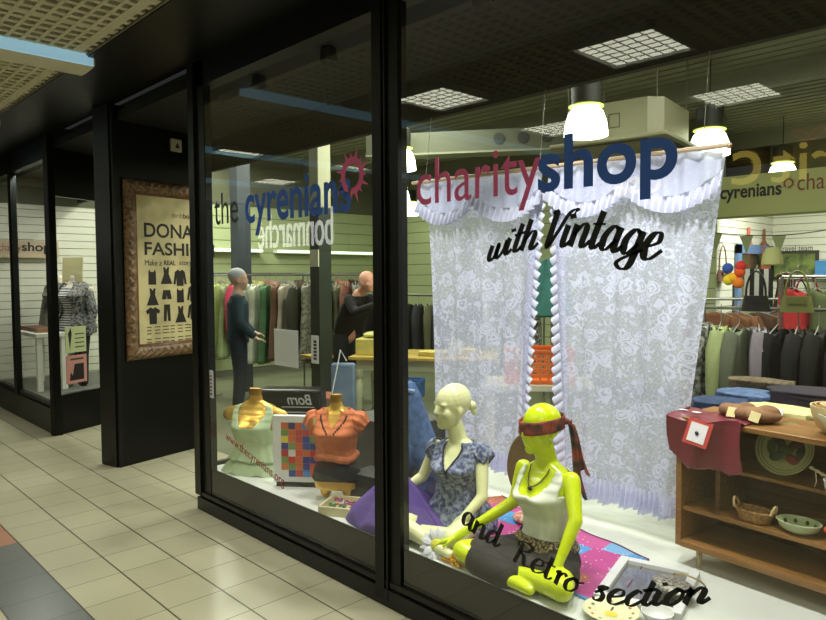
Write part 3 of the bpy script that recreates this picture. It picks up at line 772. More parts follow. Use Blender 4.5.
# ---- cream seated mannequin
bc=(-2.385,2.60,ST)
tc_,Wc,Pc,hc=seated('seated_mannequin','pale cream seated mannequin in blue floral blouse, hair in a moulded bun',bc,R(14),creamp,(-2.415,2.575,.915),R(-16),
 dict(arms=[dict(side=-1,p=[(-2.58,2.53,.53),(-2.67,2.42,.44),(-2.70,2.37,.40)],thumb=-1),dict(side=1,p=[(-2.19,2.56,.50),(-2.22,2.41,.39),(-2.26,2.33,.345)],curl=.5)],
      legs=[dict(side=-1,p=[(-2.50,2.30,.35),(-2.22,2.27,.325),(-2.12,2.25,.32)]),dict(side=1,p=[(-2.17,2.33,.36),(-2.38,2.36,.33),(-2.50,2.37,.32)])]),s=.87,hs=1.02)
s=.87
floral=mat('floral_blouse',(66,76,110),.8,noise=(48,.9),col2=(150,158,176),bump=(50,.4))
def keep_bl(a,z):
    x=math.cos(a); f=math.sin(a)
    if z>.535: return False
    if f<0 and z>.375+.20*abs(x)/.55 and abs(x)<.55: return False
    if f>=0 and z>.50 and abs(x)<.45: return False
    return True
garment(s,.02,.535*s,.014,keep_bl,.006,.22,n=110,st=60).build('blouse',floral,tc_,thick=.003); bl_o=bpy.data.objects['blouse']
for sx in (-1,1):
    mb=MB()
    def slv(u,v):
        a=2*PI*u; d_=v*.085; r=.056+.012*math.sin(v*PI)+.004*math.sin(a*11)
        c_=Vector((sx*(.118*s+d_*.75),.004,.488*s-d_*.62)); ax=Vector((sx*.77,0,-.63)); e1=Vector((0,1,0)); e2=ax.cross(e1)
        return c_+(e1*math.cos(a)+e2*math.sin(a))*r*s
    mb.grid(slv,40,8); mb.build('sleeve',floral,bl_o,thick=.003)
# neckline tie
mb=MB()
for sx in (-1,1):
    pts=[]
    for i in range(9):
        z=(.375+.15*i/8)*s; ax_=.42*i/8; p=torso_pt(z,-PI/2+sx*ax_*1.05,s,.017); pts.append(p)
    mb.tube(pts,.005,6)
mb.tube([torso_pt(.375*s,-PI/2,s,.02),torso_pt(.34*s,-PI/2,s,.024)],.004,6)
mb.build('neck_trim',mat('blouse_trim_dark',(36,40,56),.8),bl_o)
# moulded hair cap & bun
mb=MB(); S_=1.02; rzc=R(-30); Mz=Matrix.Rotation(rzc,3,'Z'); hcv=Vector(hc)
mb.ell(hcv+Mz@Vector((0,.020,.038))*S_,(.077*S_,.093*S_,.086*S_),Mz@Matrix.Rotation(R(14),3,'X'))
mh_o=remesh(mb,'moulded_hair',creamp,tc_,voxel=.005,smooth=2)
mb=MB()
mb.ell(hcv+Mz@Vector((0,.125,.0))*S_,(.026*S_,.024*S_,.026*S_)); mb.ell(hcv+Mz@Vector((.006,.135,-.03))*S_,(.014*S_,.016*S_,.022*S_))
remesh(mb,'hair_bun',creamp,mh_o,voxel=.004,smooth=2)
wr=Wc((-2.66,2.43,.447)); mb=MB(); mb.tube([Vector(wr)+Vector((.003*math.sin(a),.022*math.cos(a),.022*math.sin(a))) for a in [i*PI/8 for i in range(16)]],.005,6,closed=True)
mb.build('bracelet',mat('bracelet_dark',(30,30,30),.4),tc_)

# ---- gold busts
gold=mat('gold_bust',(236,190,92),.26,.6,noise=(6,.2))
def bust(name,label,base,rz,s,z0,z1=.545,caps=True):
    t=thing(name,label,'mannequin',base,rz); mb=MB(); add_torso(mb,z0*s,.545*s,s); add_bust(mb,s)
    mb.cap((0,.008,.50*s),(0,.004,.575*s),.052*s,.044*s)
    for sx in (-1,1): mb.cap((sx*.13*s,.004,.468*s),(sx*.175*s,.0,.45*s),.044*s,.046*s)
    # collar bones
        
    for sx in (-1,1): mb.cap((sx*.012*s,-.05*s,.492*s),(sx*.11*s,-.035*s,.505*s),.007*s,.006*s)
    return t,mb
tg,mb=bust('gold_bust','gold female bust wearing a pale green tiered vest top',(-4.06,2.40,.19),R(30),1.03,.12); tg.scale=(1.08,.76,1.02); 
mb.b2(-.09,.09,-.07,.07,.08,.14); remesh(mb,'torso',gold,tg,voxel=.007,smooth=4)
MB().lathe([(.0,.60),(.043,.60),(.040,.645),(.0,.648)],(0,.004,0),20).build('neck_cap',mat('gold_cap',(170,130,50),.35,.8),tg)
s=1.03; mint=mat('mint_cotton',(178,196,156),.8,bump=(22,.25))
def keep_m(a,z):
    x=math.cos(a); f=math.sin(a)
    if z>.525: return False
    if f<0 and abs(x)<.68 and z>.385+.14*(abs(x)/.66)**2.6: return False
    if f>=0 and z>.44 and abs(x)<.66: return False
    if abs(x)>.86 and z>.37: return False
    return True
vt_o=garment(s,.20*s,.53*s,.010,keep_m,.003,.25).build('vest_top',mint,tg,thick=.003)
for k,(za,zb_) in enumerate(((.285,.17),(.19,.085),(.10,.0))):
    mb=MB()
    def tier(u,v):
        a=2*PI*u; r=.010+.012*k+v*(.046)+.007*math.sin(a*16+k)*v; p=torso_pt(max(lerp(za,zb_,v),.1)*s,a,s,r*s); p.z=lerp(za,zb_,v)*s+(.006*math.sin(a*9+k)*v); return p
    mb.grid(tier,140,10); mb.build('ruffle_tier',mint,vt_o,thick=.003)
to,mb=bust('gold_bust','gold female bust wearing an orange blouse and dark shorts',(-3.235,2.455,ST+.065),R(38),.88,.0); to.scale=(.97,1.0,1.0)
s=.88
for sx in (-1,1): mb.cap((sx*.075*s,.0,.04*s),(sx*.08*s,-.005,-.03),.066*s,.034)
remesh(mb,'torso',gold,to,voxel=.007,smooth=4)
MB().lathe([(.0,.585*s),(.043*s,.585*s),(.040*s,.63*s),(.0,.632*s)],(0,.004,0),20).build('neck_cap',mat('gold_cap',(0,0,0)),to)
orange=mat('orange_cotton',(206,116,70),.75,noise=(12,.15),bump=(18,.5))
def keep_o(a,z):
    x=math.cos(a); f=math.sin(a)
    if z>.53: return False
    if f<0 and z>.42+.12*abs(x)/.42 and abs(x)<.42: return False
    return True
ob_o=garment(s,.20*s,.53*s,.016,keep_o,.007,.0,freq=9).build('blouse',orange,to,thick=.004)
mb=MB()
def hemroll(u,v):
    a=2*PI*u; b_=2*PI*v; p=torso_pt(.215*s,a,s,.022+.016*math.cos(b_)+.005*math.sin(a*13)); p.z=.215*s+.022*math.sin(b_)+.01*math.sin(a*3+1); return p
mb.grid(hemroll,90,10); mb.build('gathered_hem',orange,ob_o)
for sx in (-1,1):
    mb=MB()
    def puff(u,v):
        a=2*PI*u; d_=v*.095; r=(.048+.020*math.sin(min(v*1.15,1)*PI)+.005*math.sin(a*9+v*3)); c_=Vector((sx*(.115*s+d_*.8),.0,.475*s-d_*.62)); ax=Vector((sx*.79,0,-.61)); e1=Vector((0,1,0)); e2=ax.cross(e1)
        return c_+(e1*math.cos(a)+e2*math.sin(a))*r
    mb.grid(puff,44,12); mb.build('puff_sleeve',orange,ob_o,thick=.003)
emb=mat('embroidery_dark',(84,66,54),.8)
for sx in (-1,1):
    mb=MB()
    for i in range(9):
        z=(.40+.012*i)*s; p=torso_pt(z,-PI/2+sx*(.12+.055*i),s,.024); mb.ell(p,(.006,.004,.010),n=6,m=4)
    mb.build('neck_embroidery',emb,ob_o)
p=torso_pt(.46*s,-PI/2-.75,s,.03); MB().box(p,(.028,.004,.04),rz=-.5).build('price_tag',mat('tag_cream',(214,196,130),.7),to,smooth=False)
shorts=mat('shorts_charcoal',(46,46,42),.85,noise=(25,.3))
mb=MB(); add_torso(mb,.06*s,.205*s,s,.012)
for sx in (-1,1): mb.cap((sx*.07*s,0,.12*s),(sx*.085*s,-.0,.075*s),.085*s,.085*s)
remesh(mb,'shorts',shorts,to,voxel=.008,smooth=4)

# ---- colourful checker picture in white box frame
t=thing('framed_print','white framed print of bright coloured squares between the two busts','picture',(-3.69,2.30,ST),R(40))
MB().b2(0,.34,0,.04,.03,.45).build('frame',mat('frame_white',(216,218,214),.5),t,smooth=False,bevel=.003)
MB().b2(.02,.32,.0,.04,0,.03).build('foot_rail',blackm,t,smooth=False)
cols=[(196,92,44),(190,52,40),(40,62,140),(204,110,50),(48,44,86),(222,200,60),(60,130,200),(196,92,44),(176,60,50),(110,140,70),(40,62,140),(210,80,60)]
random.seed(3)
for i in range(5):
    for j in range(8):
        if (i*3+j*5)%9==0 and i<2: continue
        c_=cols[random.randrange(len(cols))]; MB().b2(.055+i*.046,.055+i*.046+.0445,-.002,0,.065+j*.043,.065+j*.043+.0415).build('colour_square',mat('sq_%d_%d_%d'%c_,c_,.6),t,smooth=False)
# black boxes
t=thing('display_plinth','matt dark grey display box standing behind the orange bust','display box',(-3.28,2.98,ST),R(12))
dk=mat('plinth_charcoal',(52,52,50),.6)
MB().b2(-.26,.26,-.2,.2,0,.39).build('box',dk,t,smooth=False,bevel=.004); MB().b2(-.265,.265,-.205,.205,.39,.405).build('top_board',mat('plinth_top',(64,64,60),.5),t,smooth=False,bevel=.003)
t=thing('display_plinth','low dark step box in front of the taller grey box','display box',(-3.0,2.62,ST),R(12))
MB().b2(-.18,.18,-.1,.1,0,.16).build('box',dk,t,smooth=False,bevel=.004)
# black case with mirrored script
t=thing('black_display_case','low black case with white script lettering behind the green top','case',(-5.02,3.28,.0),R(40))
MB().b2(-.25,.30,0,.2,0,.62).build('case',mat('case_black',(14,16,16),.3),t,smooth=False,bevel=.02)
lettering('Born',mat('script_white',(170,174,170),.6),(.22,-.003,.49),(-1,0,0),(0,0,1),.22,.09,offset=.01,shear=.3,parent=t,name='script_lettering')
for z in (.465,.42): MB().b2(-.05,.24,-.003,0,z,z+.008).build('white_rule',mat('script_white',(0,0,0)),t,smooth=False)

# ---- tray of jewellery
t=thing('jewellery_tray','shallow cream tray of tangled jewellery in front of the orange bust','tray',(-3.0,2.35,ST),R(30))
m=MB(); m.b2(-.13,.13,-.1,.1,0,.012)
for sx in (-1,1): m.b2(sx*.13-.006,sx*.13+.006,-.1,.1,0,.05); m.b2(-.13,.13,sx*.1-.006,sx*.1+.006,0,.05)
m.build('tray',mat('tray_cream',(200,192,150),.6),t,smooth=False)
bc_=[(200,60,60),(220,210,170),(60,120,80),(210,170,60),(230,230,225),(150,70,110)]
for k in range(14):
    c_=bc_[k%6]; a=rnd.random()*6.28; cx_,cy_=rnd.uniform(-.08,.08),rnd.uniform(-.06,.06); r_=rnd.uniform(.015,.035)
    MB().tube([(cx_+r_*math.cos(q),cy_+r_*.8*math.sin(q),.022+.012*(k%3)+.006*math.sin(q*3)) for q in [i*PI/8 for i in range(16)]],.005,6,closed=True).build('bead_string',mat('bead_%d_%d_%d'%c_,c_,.3),t)
tag(t,cat='tray')
# ---- draped purple cloth
t=thing('purple_cloth','purple cloth draped to a peak over a stand behind the window mullion','cloth',(-2.66,2.42,ST))
purp=mat('purple_cotton',(84,62,130),.8,bump=(14,.4))
def cone(u,v):
    a=2*PI*u; r=.02+.25*v**.95*(1+.10*math.sin(a*5+1)+.05*math.sin(a*11)); rx=r*1.25; ry=min(r*.95,.215)
    return (rx*math.cos(a),ry*math.sin(a),.285*(1-v)**1.05+.004)
MB().grid(cone,120,30).build('cloth',purp,t,thick=.004)
# ---- denim piece
denim=mat('denim',(76,104,146),.8,noise=(30,.35),bump=(60,.3))
t=thing('denim_dungarees','pair of blue jeans propped upright behind the purple cloth','jeans',(-2.86,2.72,ST),R(20))
mb=MB()
mb.cap((-.03,.02,.66),(.0,.0,.60),.05,.062); mb.cap((0,0,.60),(.06,0,.36),.058,.09); mb.cap((0.06,0,.36),(.13,-.02,.2),.085,.075); mb.cap((.04,0,.36),(-.10,-.03,.20),.085,.10); mb.cap((-.10,-.03,.20),(-.18,-.04,.06),.095,.06); mb.cap((.13,-.02,.2),(.08,-.03,.06),.07,.06)
remesh(mb,'denim_legs',denim,t,voxel=.009,smooth=4)
MB().tube([(-.06,.0,.67),(-.02,-.06,.665),(.03,-.03,.655)],.014,8).build('waistband',mat('denim_light',(130,156,190),.8),t)
mb=MB(); mb.ell((-.03,-.055,.69),(.03,.012,.024)); mb.build('white_lining',mat('lining_white',(200,206,214),.8),t)
# patterned orange cloth heap
coral=mat('coral_print',(206,120,96),.8,noise=(45,.9),col2=(226,206,190))
for k,(x,y,sx,sz,lb) in enumerate(((-2.74,2.92,.16,.17,'coral printed cloth heaped behind the cream mannequin, on its right side'),(-2.12,2.95,.17,.07,'coral printed cloth lying flat between the two mannequins'))):
    mb=MB(); 
    for q in range(7): mb.ell((rnd.uniform(-.5,.5)*sx,rnd.uniform(-.05,.05),sz*.4+rnd.uniform(0,.4)*sz),(sx*.5,.07,sz*.45))
    o=remesh(mb,'printed_cloth',coral,None,voxel=.008,smooth=4); o.location=(x,y,ST); tag(o,lb,'cloth')
# wooden oval on a stand
t=thing('oval_board','brown oval wooden board on a thin metal stand behind the lime mannequin','board',(-2.10,2.80,ST),R(46))
mb=MB(); mb.rings([[(.098*math.cos(2*PI*k/40),y,.35+.17*math.sin(2*PI*k/40)) for k in range(40)] for y in (-.008,.008)]); mb.build('oval',mat('oval_wood',(112,90,56),.5,noise=(8,.3)),t,bevel=.003)
mb=MB(); mb.tube([(.03,.0,.18),(.03,0,.012)],.004,6); mb.lathe([(.05,0),(.05,.006),(.006,.012)],(.03,0,0),16); mb.build('stand',mat('stand_dark',(50,46,40),.4,.6),t)

# ---- magenta sequinned blanket
def blanket_mat():
    m=bpy.data.materials.new('sari_blanket'); m.use_nodes=True; nt=m.node_tree; N=nt.nodes; L=nt.links; b=N['Principled BSDF']
    tc=N.new('ShaderNodeTexCoord'); br=N.new('ShaderNodeTexBrick'); mp=N.new('ShaderNodeMapping'); mp.inputs['Scale'].default_value=(1,1,1); L.new(tc.outputs['Object'],mp.inputs[0]); L.new(mp.outputs[0],br.inputs['Vector'])
    br.inputs['Scale'].default_value=1.0; br.inputs['Brick Width'].default_value=.17; br.inputs['Row Height'].default_value=.12; br.inputs['Mortar Size'].default_value=.012; br.inputs['Mortar'].default_value=rgb(190,84,150)
    br.inputs['Color1'].default_value=rgb(180,60,130); br.inputs['Color2'].default_value=rgb(70,150,196)
    vo=N.new('ShaderNodeTexVoronoi'); vo.inputs['Scale'].default_value=6.5; vo.inputs['Randomness'].default_value=.45; vo.distance='CHEBYCHEV'; L.new(mp.outputs[0],vo.inputs['Vector'])
    hs=N.new('ShaderNodeValToRGB'); cr=hs.color_ramp; cr.interpolation='CONSTANT'; cr.elements[0].color=rgb(176,62,130)
    cr.elements[1].position=.42; cr.elements[1].color=rgb(66,140,196)
    for p_,c_ in ((.62,(186,76,140)),(.76,(170,96,66)),(.86,(110,160,200))):
        e=cr.elements.new(p_); e.color=rgb(*c_)
    sp=N.new('ShaderNodeSeparateColor'); L.new(vo.outputs['Color'],sp.inputs[0]); L.new(sp.outputs[0],hs.inputs[0])
    v2=N.new('ShaderNodeTexVoronoi'); v2.inputs['Scale'].default_value=42; L.new(tc.outputs['Object'],v2.inputs['Vector'])
    lt=N.new('ShaderNodeMath'); lt.operation='LESS_THAN'; lt.inputs[1].default_value=.16; L.new(v2.outputs['Distance'],lt.inputs[0])
    mx=N.new('ShaderNodeMix'); mx.data_type='RGBA'; L.new(lt.outputs[0],mx.inputs[0]); L.new(hs.outputs[0],mx.inputs[6]); mx.inputs[7].default_value=rgb(236,220,230)
    L.new(mx.outputs[2],b.inputs['Base Color']); b.inputs['Roughness'].default_value=.6; return m
t=thing('sequinned_blanket','magenta and blue sequinned patchwork blanket spread under the mannequins','blanket',(-2.0,2.75,ST))
Q=[(-2.86,2.56),(-1.36,2.36),(-1.50,2.93),(-2.55,3.16)]
def bk(u,v):
    a=[lerp(Q[0][i],Q[1][i],u) for i in (0,1)]; b=[lerp(Q[3][i],Q[2][i],u) for i in (0,1)]
    return (lerp(a[0],b[0],v)+2.0,lerp(a[1],b[1],v)-2.75,.006+.004*math.sin(u*21)*math.sin(v*17))
MB().grid(bk,40,24).build('blanket_cloth',blanket_mat(),t,thick=.004)
mb=MB(); mb.tube([bk(i/30,1) for i in range(31)],.006,6); mb.tube([bk(1,i/20) for i in range(21)],.006,6); mb.build('blanket_border',mat('border_plum',(96,40,80),.7),t)

# ---- daisy, orange fluffy flower
t=thing('fabric_daisy','large white fabric daisy with yellow centre leaning against the glass','artificial flower',(-2.215,2.262,.335)); t.rotation_euler=(R(62),R(12),R(28))
white_p=mat('petal_white',(214,216,222),.7); 
for k in range(14):
    a=2*PI*k/14; mb=MB()
    def pet(u,v):
        r=.022+.062*v; w=.015*math.sin(PI*min(v*.9+.12,1)); x=(u-.5)*2*w
        return (r*math.cos(a)-x*math.sin(a),r*math.sin(a)+x*math.cos(a),.006*math.sin(v*3)+(.004 if k%2 else 0))
    mb.grid(pet,4,8); mb.build('petal',white_p,t,thick=.002)
MB().ell((0,0,.006),(.028,.028,.012)).build('flower_centre',mat('daisy_centre',(206,200,70),.7,bump=(80,.5)),t)
fl_m=mat('orange_fluff',(226,150,36),.8,noise=(40,.4),col2=(240,196,60))
mb=MB(); rnd.seed(5)
for k in range(60):
    a=rnd.random()*2*PI; e=rnd.uniform(.15,1.4); L_=rnd.uniform(.05,.075); d=Vector((math.cos(a)*math.cos(e)*1.2,math.sin(a)*math.cos(e)*.6,math.sin(e)*.7))
    mb.cap(d*.01,d*L_,.010,.006,7)
o=mb.build('orange_flower_garland',fl_m); o.location=(-2.10,2.262,ST+.005); tag(o,'fluffy orange flower garland lying on the stage beside the daisy','artificial flower')

# ---- white framed mirror tray and silver tray, floral plate
t=thing('mirror_frame','white framed mirror lying flat on the stage corner','mirror',(-1.36,2.66,ST),R(15))
m=MB()
for sx in (-1,1): m.b2(sx*.15-.02,sx*.15+.02,-.22,.22,0,.03); m.b2(-.13,.13,sx*.2-.02,sx*.2+.02,0,.03)
m.build('frame',mat('frame_silverwhite',(206,206,204),.4),t,smooth=False,bevel=.003)
MB().b2(-.13,.13,-.18,.18,.004,.012).build('mirror_glass',mat('mirror_face',(200,200,200),.08,1.0),t,smooth=False)
t=thing('beaded_purse','silver embroidered evening bag lying on the white mirror','bag',(-1.25,2.66,ST+.032),R(-20))
silv=mat('silver_embroidery',(176,172,160),.35,.4,noise=(60,.7),col2=(90,80,66))
mb=MB(); mb.ell((0,0,.018),(.10,.07,.020)); mb.build('bag_body',silv,t)
mb=MB(); mb.tube([(.08*math.cos(a),.075+.05*math.sin(a),.02) for a in [i*PI/12 for i in range(13)]],.004,6); mb.build('chain_handle',mat('chain_gold',(190,170,110),.3,.8),t)
t=thing('floral_plate','cream plate with green and yellow floral border close to the glass','plate',(-1.345,2.335,ST))
mb=MB(); mb.lathe([(.0,.004),(.05,.004),(.062,.010),(.105,.028),(.108,.031),(.104,.033),(.062,.016),(.048,.010),(.0,.010)],(0,0,0),40); mb.build('plate',mat('plate_cream',(216,214,170),.3),t)
for k in range(12):
    a=2*PI*k/12; c_=[(90,120,70),(150,110,50),(180,70,60)][k%3]
    MB().ell((.083*math.cos(a),.083*math.sin(a),.024),(.009,.009,.002),n=8,m=4).build('painted_flower',mat('pf_%d_%d_%d'%c_,c_,.5),t)
MB().ell((0,0,.012),(.026,.022,.003),n=12,m=4).build('painted_centre',mat('pf_yellow',(220,200,60),.5),t)
t=thing('white_bowl','small white bowl between the floral plate and the mirror','bowl',(-1.20,2.42,ST))
mb=MB(); mb.lathe([(0,.002),(.03,.002),(.05,.02),(.06,.045),(.056,.045),(.046,.022),(.02,.008),(0,.008)],(0,0,0),30); mb.build('bowl',mat('china_white',(214,214,210),.25),t)

# ============================================================ BOOKCASE AND ITS CONTENTS
def wood_mat(name,c1,c2,rough=.35):
    m=bpy.data.materials.new(name); m.use_nodes=True; nt=m.node_tree; N=nt.nodes; L=nt.links; b=N['Principled BSDF']
    tc=N.new('ShaderNodeTexCoord'); mp=N.new('ShaderNodeMapping'); mp.inputs['Scale'].default_value=(.7,14,14); L.new(tc.outputs['Object'],mp.inputs[0])
    n=N.new('ShaderNodeTexNoise'); n.inputs['Scale'].default_value=4; n.inputs['Detail'].default_value=6; L.new(mp.outputs[0],n.inputs['Vector'])
    r=N.new('ShaderNodeValToRGB'); r.color_ramp.elements[0].color=rgb(*c1); r.color_ramp.elements[0].position=.35; r.color_ramp.elements[1].color=rgb(*c2); r.color_ramp.elements[1].position=.68
    L.new(n.outputs['Fac'],r.inputs[0]); L.new(r.outputs[0],b.inputs['Base Color']); b.inputs['Roughness'].default_value=rough; return m
teak=wood_mat('teak',(146,104,56),(116,80,40)); teakd=wood_mat('teak_dark',(116,82,44),(88,60,32),.5)
BK=(-1.40,2.985); BR=R(-6)
bk_=thing('bookcase','teak display bookcase with sloping shelves of baskets and bowls beside the lace curtain','bookcase',(BK[0],BK[1],ST),BR)
W_=1.5; Dp=.33; H0=.09; H1=.685
MB().b2(-.005,W_,-.012,Dp,H1-.022,H1).build('top_board',teak,bk_,smooth=False,bevel=.003)
MB().b2(0,.028,0,Dp,H0,H1-.022).build('side_panel',teak,bk_,smooth=False,bevel=.002)
MB().b2(W_-.028,W_,0,Dp,H0,H1-.022).build('side_panel',teak,bk_,smooth=False,bevel=.002)
MB().b2(.028,W_-.028,-.004,Dp,H0,H0+.028).build('bottom_board',teak,bk_,smooth=False,bevel=.002)
MB().b2(.028,W_-.028,Dp-.012,Dp,H0+.028,H1-.022).build('back_panel',teakd,bk_,smooth=False)
MB().b2(.17,W_-.028,.07,Dp-.012,.455,.470).build('shelf',teak,bk_,smooth=False)
MB().b2(.028,W_-.028,.015,Dp-.012,.255,.272).build('shelf',teak,bk_,smooth=False)
MB().b2(.15,.17,.07,Dp-.012,.272,.470).build('divider',teakd,bk_,smooth=False)
for x in (.09,W_-.09):
    for y in (.05,Dp-.05): MB().lathe([(.009,0),(.015,.088),(.016,.09)],(x,y,0),14).build('leg',mat('leg_pale',(170,150,110),.5),bk_)
bM=Matrix.Translation((BK[0],BK[1],ST))@Matrix.Rotation(BR,4,'Z')
def onbk(x,y,z): return tuple(bM@Vector((x,y,z)))
# maroon cloth over left end with tag
t=thing('maroon_cloth','shiny maroon cloth hanging over the left end of the bookcase top','cloth',onbk(0,0,0),BR)
mar=mat('maroon_satin',(112,40,52),.38,bump=(16,.5),spec=.6)
mb=MB()
def cl(u,v):
    x=-.03+u*.34; s_=v*.46
    if s_<.16: y=.16-s_; z=H1+.008+.004*math.sin(u*17)
    else: y=-.022-.014*math.sin(u*11+s_*9)-.012*u; z=H1+.006-(s_-.16)*(.80+.34*math.sin(u*PI)*0.3) -.02*math.sin(u*5)
    if v>.6: x+= (v-.6)*.05
    return (x,y,z)
mb.grid(cl,60,50,lambda u,v: v<.80+.13*u+.03*math.sin(u*9)); mb.build('cloth',mar,t,thick=.003)
mb=MB()
def cs(u,v): return (-.014-.01*math.sin(u*12)-.004,-.02+u*.15,H1+.004-v*.16-.02*math.sin(u*5))
mb.grid(cs,20,20); mb.build('side_fold',mar,t,thick=.003)
def slip(x,y,z,w,h,m_,rx,rz,name,par=None):
    o=MB().box((0,0,0),(w,.003,h)).build(name,m_,par,smooth=False); o.location=(x,y,z); o.rotation_euler=(rx,rz,0); return o
t=thing('square_badge','white square tag with red border and dark stud lying over the maroon cloth','badge',onbk(.135,-.058,H1-.050),BR)
slip(0,0,0,.112,.112,mat('badge_red',(176,62,50),.6),R(-18),R(8),'red_border',t); slip(0,-.003,0,.078,.084,mat('badge_white',(216,212,214),.6),R(-18),R(8),'white_square',t)
MB().ell((0,-.008,-.0),(.009,.005,.009)).build('dark_stud',mat('stud_dark',(50,44,60),.3),t)
for k,(x,y,lb) in enumerate(((.0,.05,'small white oval ticket on the corner of the maroon cloth, at its left end'),(.07,.045,'white oval ticket on the maroon cloth, just left of the square badge'))):
    o=MB().ell((0,0,0),(.022,.012,.002)).build('ticket',mat('badge_white',(0,0,0))); o.location=onbk(x,y,H1+.018); tag(o,lb,'ticket')
# brown bundles with tags
brn=mat('bundle_brown',(134,96,66),.85,noise=(18,.3),bump=(30,.5))
for k,(x,y,sx,sy,lb) in enumerate(((.21,.14,.085,.05,'flat brown knitted bundle on the bookcase top, nearest the maroon cloth'),(.30,.13,.095,.07,'rounded brown knitted bundle with a cream tag on the bookcase top'))):
    t=thing('knitted_bundle',lb,'cloth bundle',onbk(x,y,H1),BR+k*.3)
    mb=MB(); mb.ell((0,0,.03),(sx,sy,.034)); mb.ell((sx*.4,.01,.045),(sx*.5,sy*.7,.03)); mb.ell((-sx*.5,-.01,.035),(sx*.45,sy*.8,.03)); remesh(mb,'knitted_cloth',brn,t,voxel=.005,smooth=3)
    o=slip(.0,-sy-.006,.035,.04,.045,mat('tag_cream2',(206,196,140),.7),R(-30),R(15*k),'paper_tag',t)
# bowls
t=thing('serving_bowl','large pale wooden bowl with smaller bowls nested inside, on the bookcase top','bowl',onbk(.62,.14,H1))
bw=mat('bowl_pale_wood',(206,186,140),.45)
MB().lathe([(0,.002),(.05,.002),(.085,.03),(.105,.085),(.108,.115),(.102,.115),(.098,.086),(.07,.03),(0,.012)],(0,0,0),36).build('outer_bowl',bw,t)
MB().lathe([(.06,.035),(.085,.075),(.092,.118),(.086,.118),(.08,.08),(.0,.03)],(0,0,0),36).build('inner_bowl',mat('bowl_tan',(196,150,90),.5),t)
MB().lathe([(.05,.05),(.068,.08),(.074,.12),(.069,.12),(.0,.05)],(0,0,0),36).build('inner_bowl',bw,t)
t=thing('angular_dish','pale grey-green angular dish in front of the nested wooden bowls','dish',onbk(.665,.045,H1),BR)
mb=MB(); mb.lathe([(0,.003),(.04,.003),(.09,.075),(.095,.09),(.088,.09),(.04,.012),(0,.01)],(0,0,0),4); mb.build('dish',mat('dish_sage',(196,204,180),.35),t,smooth=False)
# painted plate
t=thing('painted_plate','round green plate painted with dark leaves standing on the upper shelf','plate',onbk(.40,.13,.470)); t.rotation_euler=(R(-22),0,BR+R(2))
t.rotation_euler=(R(-24),0,BR)
gp=mat('plate_green',(168,172,120),.4); mb=MB()
ring=lambda r,y:[(r*math.cos(2*PI*k/44),y,.118+r*.98*math.sin(2*PI*k/44)) for k in range(44)]
mb.rings([ring(.001,0),ring(.06,.0),ring(.112,-.022),ring(.118,-.024),ring(.114,-.012),ring(.06,.012),ring(.001,.012)]); mb.build('plate',gp,t)
for r_ in (.108,.096): MB().tube([(r_*math.cos(2*PI*k/44),-.0235+(.118-r_)*.42,.118+r_*.98*math.sin(2*PI*k/44)) for k in range(44)],.0022,5,closed=True).build('painted_ring',mat('ring_olive',(96,100,52),.5),t)
for (x,z,a,c_) in ((-.035,.03,.5,(60,70,66)),(.04,.028,-.4,(84,56,52)),(-.03,-.035,-.5,(60,84,66)),(.035,-.04,.4,(130,62,54)),(0,0,0,(70,96,60)),(-.06,-.0,1.3,(84,100,60)),(.062,-.005,1.7,(60,70,66))):
    Mx=Matrix.Rotation(a,3,'Y'); MB().ell((x,-.006,.118+z),(.034,.0035,.019),Mx,n=14,m=6).build('painted_leaf',mat('leaf_%d_%d_%d'%c_,c_,.5),t)
# basket
t=thing('wicker_basket','small oval wicker basket with loop handles on the middle shelf','basket',onbk(.325,.068,.272),BR); t.scale=(.84,.84,.84)
wk=mat('wicker',(170,126,70),.6,noise=(60,.5)); mb=MB()
def bas(u,v): a=2*PI*u; r=lerp(.062,.08,v)+.0022*math.sin(a*24)*(1 if int(v*8)%2 else -1); return (r*1.15*math.cos(a),r*.72*math.sin(a),.003+v*.055)
mb.grid(bas,120,10); mb.build('wicker_wall',wk,t,thick=.004); MB().lathe([(0,.003),(.065,.003),(.065,.008),(0,.008)],(0,0,0),30,sx=1.15,sy=.72).build('base',wk,t)
MB().tube([(.094*math.cos(2*PI*k/40),.06*math.sin(2*PI*k/40),.060+.003*math.sin(k*2.5)) for k in range(40)],.006,8,closed=True).build('rim',wk,t)
for sx in (-1,1): MB().tube([(sx*(.09+.012*math.sin(a)),.026*math.cos(a),.058+.042*math.sin(a)) for a in [i*PI/10 for i in range(11)]],.0065,8).build('handle',mat('wicker_pale',(206,180,130),.6),t)
# green bowl
t=thing('green_bowl','oval sage green bowl with dark leaf pattern on the middle shelf','bowl',onbk(.50,.075,.272),BR); t.scale=(.9,.9,.9)
sg=mat('sage_glaze',(170,182,140),.25)
mb=MB(); mb.lathe([(0,.002),(.04,.002),(.075,.025),(.088,.055),(.084,.057),(.07,.028),(.035,.010),(0,.009)],(0,0,0),40,sx=1.08,sy=.85); mb.build('bowl',sg,t)
for k in range(9):
    a=2*PI*k/9
    MB().ell((.072*1.08*math.cos(a)*.93,.072*.85*math.sin(a)*.93,.036),(.008,.006,.011),n=8,m=5).build('leaf_mark',mat('leaf_dark_green',(44,58,36),.5),t)
